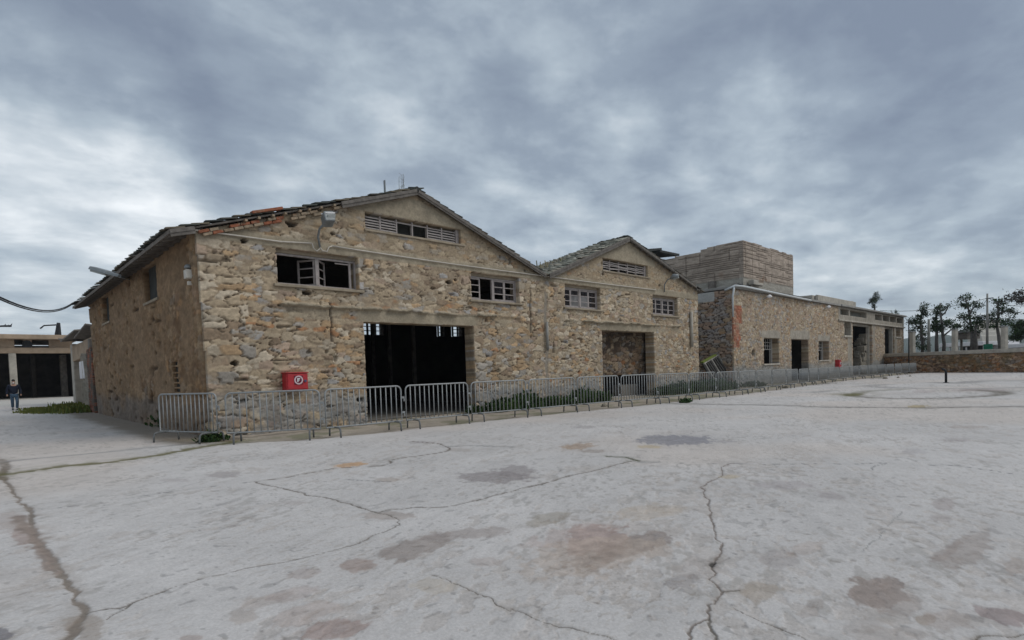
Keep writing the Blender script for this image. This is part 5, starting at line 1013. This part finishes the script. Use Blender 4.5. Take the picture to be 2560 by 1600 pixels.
# ------------------------------------------------------------------ right: perimeter wall, pillars, trees, pole, boats, hills
PA, PB = np.array([70.5, 16.2]), np.array([52.0, -10.6])
def far_right():
    d = PA-PB; L = np.linalg.norm(d); e = d/L; ang = math.atan2(e[1], e[0])
    t = empty('perimeter_wall', (60.9, 4.4, 0), 'brown rubble perimeter wall with a grey concrete coping closing the yard', 'wall')
    def sh(u, v):
        h, c = masonry(u, v, .3, .17, 501, .09, mort=(.13, .095, .065), fill=.3, contrast=1.5, wts=(1.6, 1.0, 1.4, .9, 1.2, .1, 3, 2.6, .5), orange=.6*sst(.45, .6, fbm(u*.3, v*.5, 511, 3))); c = c*np.array([.86, .76, .7])
        mo = sst(.56, .7, fbm(u*.5, v*.8, 512, 4)); return h, lerp(c, (.11, .095, .05), mo*.45)
    relief('stone_face', M['stone'], t, (PB[0], PB[1], 0), (e[0], e[1], 0), (0, 0, 1), np.arange(0, L, .07), np.arange(-.05, 1.68, .055), lambda u, v: v < 99, sh, .5, flip=True)
    n = np.array([e[1], -e[0]])      # away from the yard
    cx = (PA+PB)/2
    MB().obox((cx[0]+n[0]*.3, cx[1]+n[1]*.3, 1.84), (e[0]*L/2, e[1]*L/2, 0), (n[0]*.42, n[1]*.42, 0), (0, 0, .17)).build('coping', M['palec'], t, .03)
    tr = MB(); a, b = PB+n*.7-e*20, PA+n*.7+e*40
    tr.add([(a[0], a[1], 1.82), (b[0], b[1], 1.82), (b[0]+n[0]*70, b[1]+n[1]*70, 1.82), (a[0]+n[0]*70, a[1]+n[1]*70, 1.82)], [(0, 1, 2, 3)]); tag(tr.build('terrace', M['soil'], None), None, None, None, 'structure')
    def at(px, py, off): # on a line parallel to the wall, off metres behind
        dv = ray(px, py); q = PB+n*off; k = ((q[0])*n[0]+q[1]*n[1])/(dv[0]*n[0]+dv[1]*n[1]); return dv*k+np.array([0, 0, EYE])
    for (pa, pb, ptop, lb) in ((2273, 2287, 832, 'concrete gate pillar nearest the low building, on the perimeter wall'), (2381, 2393, 826, 'middle concrete pillar on the perimeter wall'), (2504, 2518, 819, 'right concrete pillar on the perimeter wall')):
        a, b = at(pa, 870, .35), at(pb, 870, .35); z = at(pa, ptop, .35)[2]; w = abs((a-b)[:2]@e)*.42; c = (a+b)/2
        o = empty('gate_pillar', (c[0], c[1], 1.9), lb, 'pillar', 'concrete pillars on the perimeter wall')
        MB().obox((c[0], c[1], (1.9+z)/2), (e[0]*w, e[1]*w, 0), (n[0]*.16, n[1]*.16, 0), (0, 0, (z-1.9)/2)).build('shaft', M['palec'], o, .04); MB().obox((c[0], c[1], z+.05), (e[0]*w*1.06, e[1]*w*1.06, 0), (n[0]*.18, n[1]*.18, 0), (0, 0, .06)).build('cap', M['greyc'], o, .02)
    # utility pole, wires, lamp post, stake
    zb = 1.8
    def post(px, ptop, off, r0, r1, m, nm, lb, cat, z=zb):
        p = at(px, 870, off); q = at(px, ptop, off); o = empty(nm, (p[0], p[1], z), lb, cat); MB().tube([(p[0], p[1], z-.2), (p[0], p[1], q[2])], [r0, r1], 10).build('shaft', M[m], o, smooth=True); return o, p, q[2]
    o, p, z = post(2468, 734, 6, .12, .075, 'greyc', 'utility_pole', 'tall grey utility pole behind the perimeter wall', 'utility pole')
    MB().tube([(p[0], p[1], z-3.1), (p[0]-.3*e[0], p[1]-.3*e[1], z-2.6)]+[(p[0]+.5*e[0], p[1]+.5*e[1], z-2.2)], .05, 6).build('lamp_arm', M['lampg'], o); MB().obox((p[0]+.75*e[0], p[1]+.75*e[1], z-2.15), (.35*e[0], .35*e[1], .08), (.1*n[0], .1*n[1], 0), (0, 0, .06)).build('lamp_head', M['lampg'], o, .02)
    MB().obox((p[0]-.3, p[1]-.2, z-.5), (e[0]*.35, e[1]*.35, 0), (n[0]*.05, n[1]*.05, 0), (0, 0, .05)).build('bracket', M['lampg'], o)
    def wire(a, b, sag, lb):
        P = [np.array(a)*(1-k/12)+np.array(b)*(k/12)-np.array([0, 0, sag*4*(k/12)*(1-k/12)]) for k in range(13)]; tag(MB().tube(P, .022, 5).build('overhead_wire', M['bcable'], None), lb, 'wire', 'overhead wires at the utility pole')
    wire((p[0], p[1], z-.45), (78, D+2, 7.2), .5, 'overhead wire from the utility pole down to the low building'); wire((p[0], p[1], z-.4), at(2600, 758, 8), .5, 'upper overhead wire from the utility pole to the right edge'); wire(at(2500, 795, 10), at(2600, 797, 10), .1, 'lower overhead wire at the right edge above the hills'); wire((p[0], p[1], z-.45), at(2452, 766, 3), .1, 'short slack wire beside the utility pole')
    post(2272, 800, -.9, .06, .05, 'black', 'lamp_post', 'thin black post in front of the perimeter wall beside the low building', 'post', 0.)
    post(2322, 798, 2.2, .16, .1, 'gwood', 'wooden_post', 'pale wooden post among the left trees behind the wall', 'post')
    sg = at(2470, 867, 5.6); tag(MB().obox(sg, tuple(.42*np.r_[e, 0]), tuple(.04*np.r_[n, 0]), (0, 0, .27)).obox(sg+np.r_[-n*.05, .05], tuple(.2*np.r_[e, 0]), tuple(.01*np.r_[n, 0]), (0, 0, .1)).build('green_sign', M['green'], None), 'small green board on the foot of the utility pole', 'sign')
    # trees
    def tree(specs, trunks, label, off=9., nleaf=3000, cat='tree', cols=(.034, .062, .022), lw=.175):
        b0 = at(*trunks[0][0], off); o = empty('pruned_tree', (b0[0], b0[1], zb), label, cat, 'trees behind the perimeter wall'); m = MB()
        tips = []
        for tk in trunks:
            P = [at(px, py, off+.3*rng.normal()) for px, py in tk]; P[0] = np.array([P[0][0], P[0][1], zb-.1]) if tk[0][1] > 860 else P[0]
            Pm = []
            for k in range(len(P)-1): Pm += [P[k], (P[k]+P[k+1])/2+rng.normal(size=3)*.06]
            Pm.append(P[-1]); m.tube(Pm, list(np.linspace(.2 if tk[0][1] > 860 else .1, .05, len(Pm))), 7); tips += Pm[2:]
        tips = np.array(tips)
        V, Q, C = [], [], []; nb = 0; tot = sum(s[2]*s[3] for s in specs)
        for (px, py, rx, ry) in specs:
            rx, ry = rx*.9, ry*.85; c = at(px, py, off); sc_ = np.linalg.norm(c)/FPX; nc = max(5, int(.16*rx*ry/4)); ccs = []
            for q in range(nc):
                v = rng.normal(size=3); v /= np.linalg.norm(v); v *= rng.random()**.45
                ccs.append(c+np.r_[e*v[0]*rx*sc_*1.25+n*v[1]*min(rx, ry)*sc_, v[2]*ry*sc_])
                k = np.argmin(np.linalg.norm(tips-ccs[-1], axis=1)); m.tube([tips[k], (tips[k]+ccs[-1])/2+rng.normal(size=3)*.08, ccs[-1]], [.035, .025, .012], 4)
            n_ = int(nleaf*rx*ry/tot/nc)+6
            for cc in ccs:
                rr = .2+.16*rng.random(); P = cc+rng.normal(size=(n_, 3))*rr*np.array([.75, .75, .5]); tone = .55+.9*rng.random()
                col = np.array(cols)*(tone*(.6+.8*rng.random(n_)))[:, None]; v, qd, cl = leaf_mesh(P, np.tile([0, 0, .2], (n_, 1)), lw*(.7+.7*rng.random(n_)), col, .55); V.append(v); Q.append(qd+nb); C.append(cl); nb += len(v)
        m.build('trunk', M['bark'], o, smooth=True); link('crown', mesh_np('crown', np.concatenate(V), np.concatenate(Q), np.concatenate(C), False), M['leaf'], o)
    T = tree
    T([(2305, 800, 26, 14), (2300, 782, 16, 12), (2312, 765, 8, 9), (2274, 805, 8, 6), (2303, 845, 17, 24), (2290, 822, 14, 10), (2308, 868, 12, 8)], [[(2306, 876), (2304, 840), (2302, 800), (2308, 765)], [(2303, 820), (2285, 805), (2272, 805)]], 'dark bushy tree left of the pale wooden post')
    T([(2348, 770, 10, 12), (2342, 783, 7, 18), (2366, 772, 10, 5), (2372, 806, 14, 14), (2350, 812, 22, 14), (2393, 815, 8, 6), (2360, 822, 16, 8), (2334, 820, 10, 8)], [[(2342, 876), (2342, 830), (2341, 790), (2348, 764)], [(2359, 876), (2356, 830), (2352, 790), (2350, 758)], [(2358, 840), (2385, 818)], [(2352, 790), (2370, 770)]], 'twin trunked pruned tree just left of the middle pillar')
    T([(2411, 748, 13, 10), (2425, 762, 18, 8), (2445, 768, 10, 5), (2410, 762, 6, 8), (2408, 795, 15, 12), (2412, 815, 8, 10), (2446, 805, 20, 14), (2462, 790, 14, 10), (2440, 822, 16, 10), (2430, 785, 8, 5)], [[(2429, 872), (2431, 830), (2424, 790), (2416, 755)], [(2440, 872), (2438, 830), (2446, 805)], [(2424, 785), (2436, 766)], [(2428, 815), (2408, 795)]], 'tallest tree left of the utility pole')
    T([(2497, 782, 14, 7), (2520, 778, 10, 6), (2508, 805, 12, 10), (2484, 800, 10, 8), (2492, 758, 12, 8), (2505, 768, 6, 6), (2478, 816, 9, 8), (2537, 785, 4, 4)], [[(2501, 872), (2497, 840), (2492, 800), (2496, 780)], [(2494, 805), (2482, 800)], [(2496, 785), (2520, 776)], [(2496, 782), (2490, 755)]], 'slim tree just right of the utility pole', nleaf=1500)
    T([(2545, 836, 22, 10), (2553, 812, 14, 8), (2530, 842, 8, 5), (2565, 825, 14, 14)], [[(2568, 872), (2566, 840), (2558, 820)], [(2566, 845), (2535, 840)]], 'low dark tree at the right edge behind the wall')
    T([(2529, 744, 11, 9), (2538, 736, 8, 6), (2552, 732, 8, 5), (2555, 752, 10, 5), (2570, 745, 14, 14), (2522, 752, 6, 4)], [[(2590, 872), (2588, 800), (2580, 760), (2560, 745)], [(2575, 752), (2530, 745)]], 'thin branch reaching in at the right edge above the hills', off=5., nleaf=700, cols=(.05, .045, .035))
    # leafy tops behind the low building
    def top_tree(px, pys, Y, label, specs):
        base = yp(px, pys, Y); o = empty('shaggy_tree', (base[0], Y, 0), label, 'tree', 'trees behind the low building'); MB().tube([(base[0], Y, 0), (base[0], Y, base[2]*.7), (base[0]+.2, Y, base[2])], [.35, .25, .12], 8).build('trunk', M['bark'], o, smooth=True)
        V, Q, C = [], [], []; nb = 0
        for (qx, qy, r, k) in specs:
            c = yp(qx, qy, Y); s_ = np.linalg.norm(c)/FPX*r
            for j in range(k):
                cc = c+rng.normal(size=3)*s_*np.array([.55, .3, .5]); n_ = 45; P = cc+rng.normal(size=(n_, 3))*s_*.22; col = np.array([.03, .045, .02])*((.5+rng.random())*(.6+.8*rng.random(n_)))[:, None]
                v, qd, cl = leaf_mesh(P, np.tile(rng.normal(size=3)*.8, (n_, 1)), s_*.3*(.6+.8*rng.random(n_)), col, .4); V.append(v); Q.append(qd+nb); C.append(cl); nb += len(v)
        link('crown', mesh_np('crown', np.concatenate(V), np.concatenate(Q), np.concatenate(C), False), M['leaf'], o)
    top_tree(2186, 760, 34, 'shaggy dark treetop rising behind the flat roof of the low building', [(2184, 752, 9, 16), (2190, 741, 7, 10), (2183, 765, 7, 10), (2198, 746, 5, 4), (2172, 757, 4, 3), (2188, 736, 4, 4)])
    top_tree(2241, 785, 34, 'small treetop peeping over the right end of the low building', [(2241, 780, 5, 8), (2230, 783, 4, 3)])
    # white pavilion, kiosk and boat beyond
    pv = at(2440, 862, 30); o = empty('white_pavilion', (pv[0], pv[1], 1.8), 'long white flat roofed pavilion beyond the trees', 'pavilion')
    a, b = at(2391, 859, 30), at(2503, 861, 30); c = (a+b)/2; hl = np.linalg.norm((b-a)[:2])/2
    MB().obox((c[0], c[1], c[2]), tuple(hl*np.r_[e, 0]*1), tuple(3*np.r_[n, 0]), (0, 0, .28)).build('roof', M['white'], o, .05); MB().obox((c[0]+n[0]*1, c[1]+n[1]*1, c[2]-1.1), tuple(hl*.96*np.r_[e, 0]), tuple(.2*np.r_[n, 0]), (0, 0, .8)).build('dark_front', M['roofing'], o); MB().obox((c[0]+e[0]*8, c[1]+e[1]*8, c[2]-1.6), tuple(hl*.6*np.r_[e, 0]), tuple(2*np.r_[n, 0]), (0, 0, .35)).build('counter', M['cream'], o, .05)
    for k in range(6): q = c+np.r_[e*hl*(k/2.5-1)*.95-n*2.6, 0]; MB().tube([(q[0], q[1], c[2]-3), (q[0], q[1], c[2]-.2)], .1, 6).build('column', M['white'], o)
    a, b = at(2520, 863, 32), at(2600, 866, 32); c = (a+b)/2; o = empty('white_canopy', (c[0], c[1], 1.8), 'low white canopy beyond the wall at the right edge', 'canopy'); MB().obox(c, tuple(np.linalg.norm((b-a)[:2])/2*np.r_[e, 0]), tuple(2.5*np.r_[n, 0]), (0, 0, .25)).build('roof', M['white'], o, .04); MB().obox(c-np.array([0, 0, 1.2]), tuple(np.linalg.norm((b-a)[:2])/2.2*np.r_[e, 0]), tuple(.2*np.r_[n, 0]), (0, 0, 1.)).build('wall', M['gwood'], o)
    k_ = at(2417, 840, 14); o = empty('dark_kiosk', (k_[0], k_[1], 1.8), 'small dark kiosk with a pitched roof behind the tallest tree', 'kiosk'); w = 14*np.linalg.norm(k_)/FPX
    MB().obox(k_, tuple(w*np.r_[e, 0]), tuple(w*np.r_[n, 0]), (0, 0, w*.45)).build('cabin', M['timber'], o); zt = k_[2]+w*.45; mm = MB(); q = [k_[:2]+e*sx*w*1.25+n*sy*w*1.25 for sx, sy in ((-1, -1), (1, -1), (1, 1), (-1, 1))]
    mm.add([(*p_, zt+.01) for p_ in q]+[(k_[0], k_[1], zt+w*.65)], [(0, 1, 4), (1, 2, 4), (2, 3, 4), (3, 0, 4), (3, 2, 1, 0)]); mm.build('roof', M['roofing'], o)
    for sx in (-1, 1): MB().tube([(k_[0]+e[0]*sx*w*.8, k_[1]+e[1]*sx*w*.8, 1.7), (k_[0]+e[0]*sx*w*.8, k_[1]+e[1]*sx*w*.8, k_[2]-w*.4)], .12, 6).build('leg', M['timber'], o)
    bt = at(2468, 858, 45); o = empty('motor_yacht', (bt[0], bt[1], 1.5), 'pale tiered motor yacht superstructure behind the utility pole', 'boat'); s_ = np.linalg.norm(bt)/FPX
    for (py, hw, hh, nm) in ((848, 20, 7, 'hull'), (835, 16, 5, 'cabin'), (824, 11, 5, 'upper_deck'), (812, 3, 8, 'radar_mast')):
        c = at(2468, py, 45); m = MB(); hx = .75*hw*s_; m.add([tuple(c+np.r_[e*sx*hx*(1 if dz < 0 else .88)+n*sy*2.5, dz*hh*s_]) for dz in (-1, 1) for sx, sy in ((-1, -1), (1, -1), (1, 1), (-1, 1))], [(3, 2, 1, 0), (4, 5, 6, 7), (0, 1, 5, 4), (1, 2, 6, 5), (2, 3, 7, 6), (3, 0, 4, 7)]); m.build(nm, M['cream'], o, .1)
    # hills
    m = MB(); us = np.linspace(-75, 75, 240); base = []; 
    V = []
    for row, (dist, zf) in enumerate(((1000, 0), (1080, .55), (1160, .85), (1240, 1.), (1400, 1.02))):
        for u in us:
            a = math.radians(u); dx, dy = math.sin(YAW+a), math.cos(YAW+a); t_ = (u+75)
            hgt = 46+9*math.sin(t_*.21+1)+7*math.sin(t_*.5)+4*math.sin(t_*1.3+2)+2*math.sin(t_*3.1)
            V.append((dx*dist, dy*dist, (hgt*zf+(3*math.sin(t_*2.7+row*2) if zf else -3))))
    n_ = len(us); Fs = [(r*n_+k, r*n_+k+1, (r+1)*n_+k+1, (r+1)*n_+k) for r in range(4) for k in range(n_-1)]
    m.add(V, Fs); tag(m.build('hills', M['hill'], None, smooth=True), None, None, None, 'structure')
far_right()

def haze():
    x0, x1, y0, y1, z0, z1 = -1450, 1450, -700, 1500, -4.5, 75
    o = MB().box(x0, x1, y0, y1, z0, z1).build('haze', None); m = bpy.data.materials.new('haze'); m.use_nodes = True; nt = m.node_tree
    for n_ in list(nt.nodes):
        if n_.type == 'BSDF_PRINCIPLED': nt.nodes.remove(n_)
    v = nt.nodes.new('ShaderNodeVolumePrincipled'); v.inputs['Color'].default_value = (.8, .87, .95, 1); v.inputs['Density'].default_value = .00028; v.inputs['Anisotropy'].default_value = .1
    nt.links.new(v.outputs[0], nt.nodes['Material Output'].inputs['Volume']); o.data.materials.append(m); tag(o, None, None, None, 'stuff')
haze()
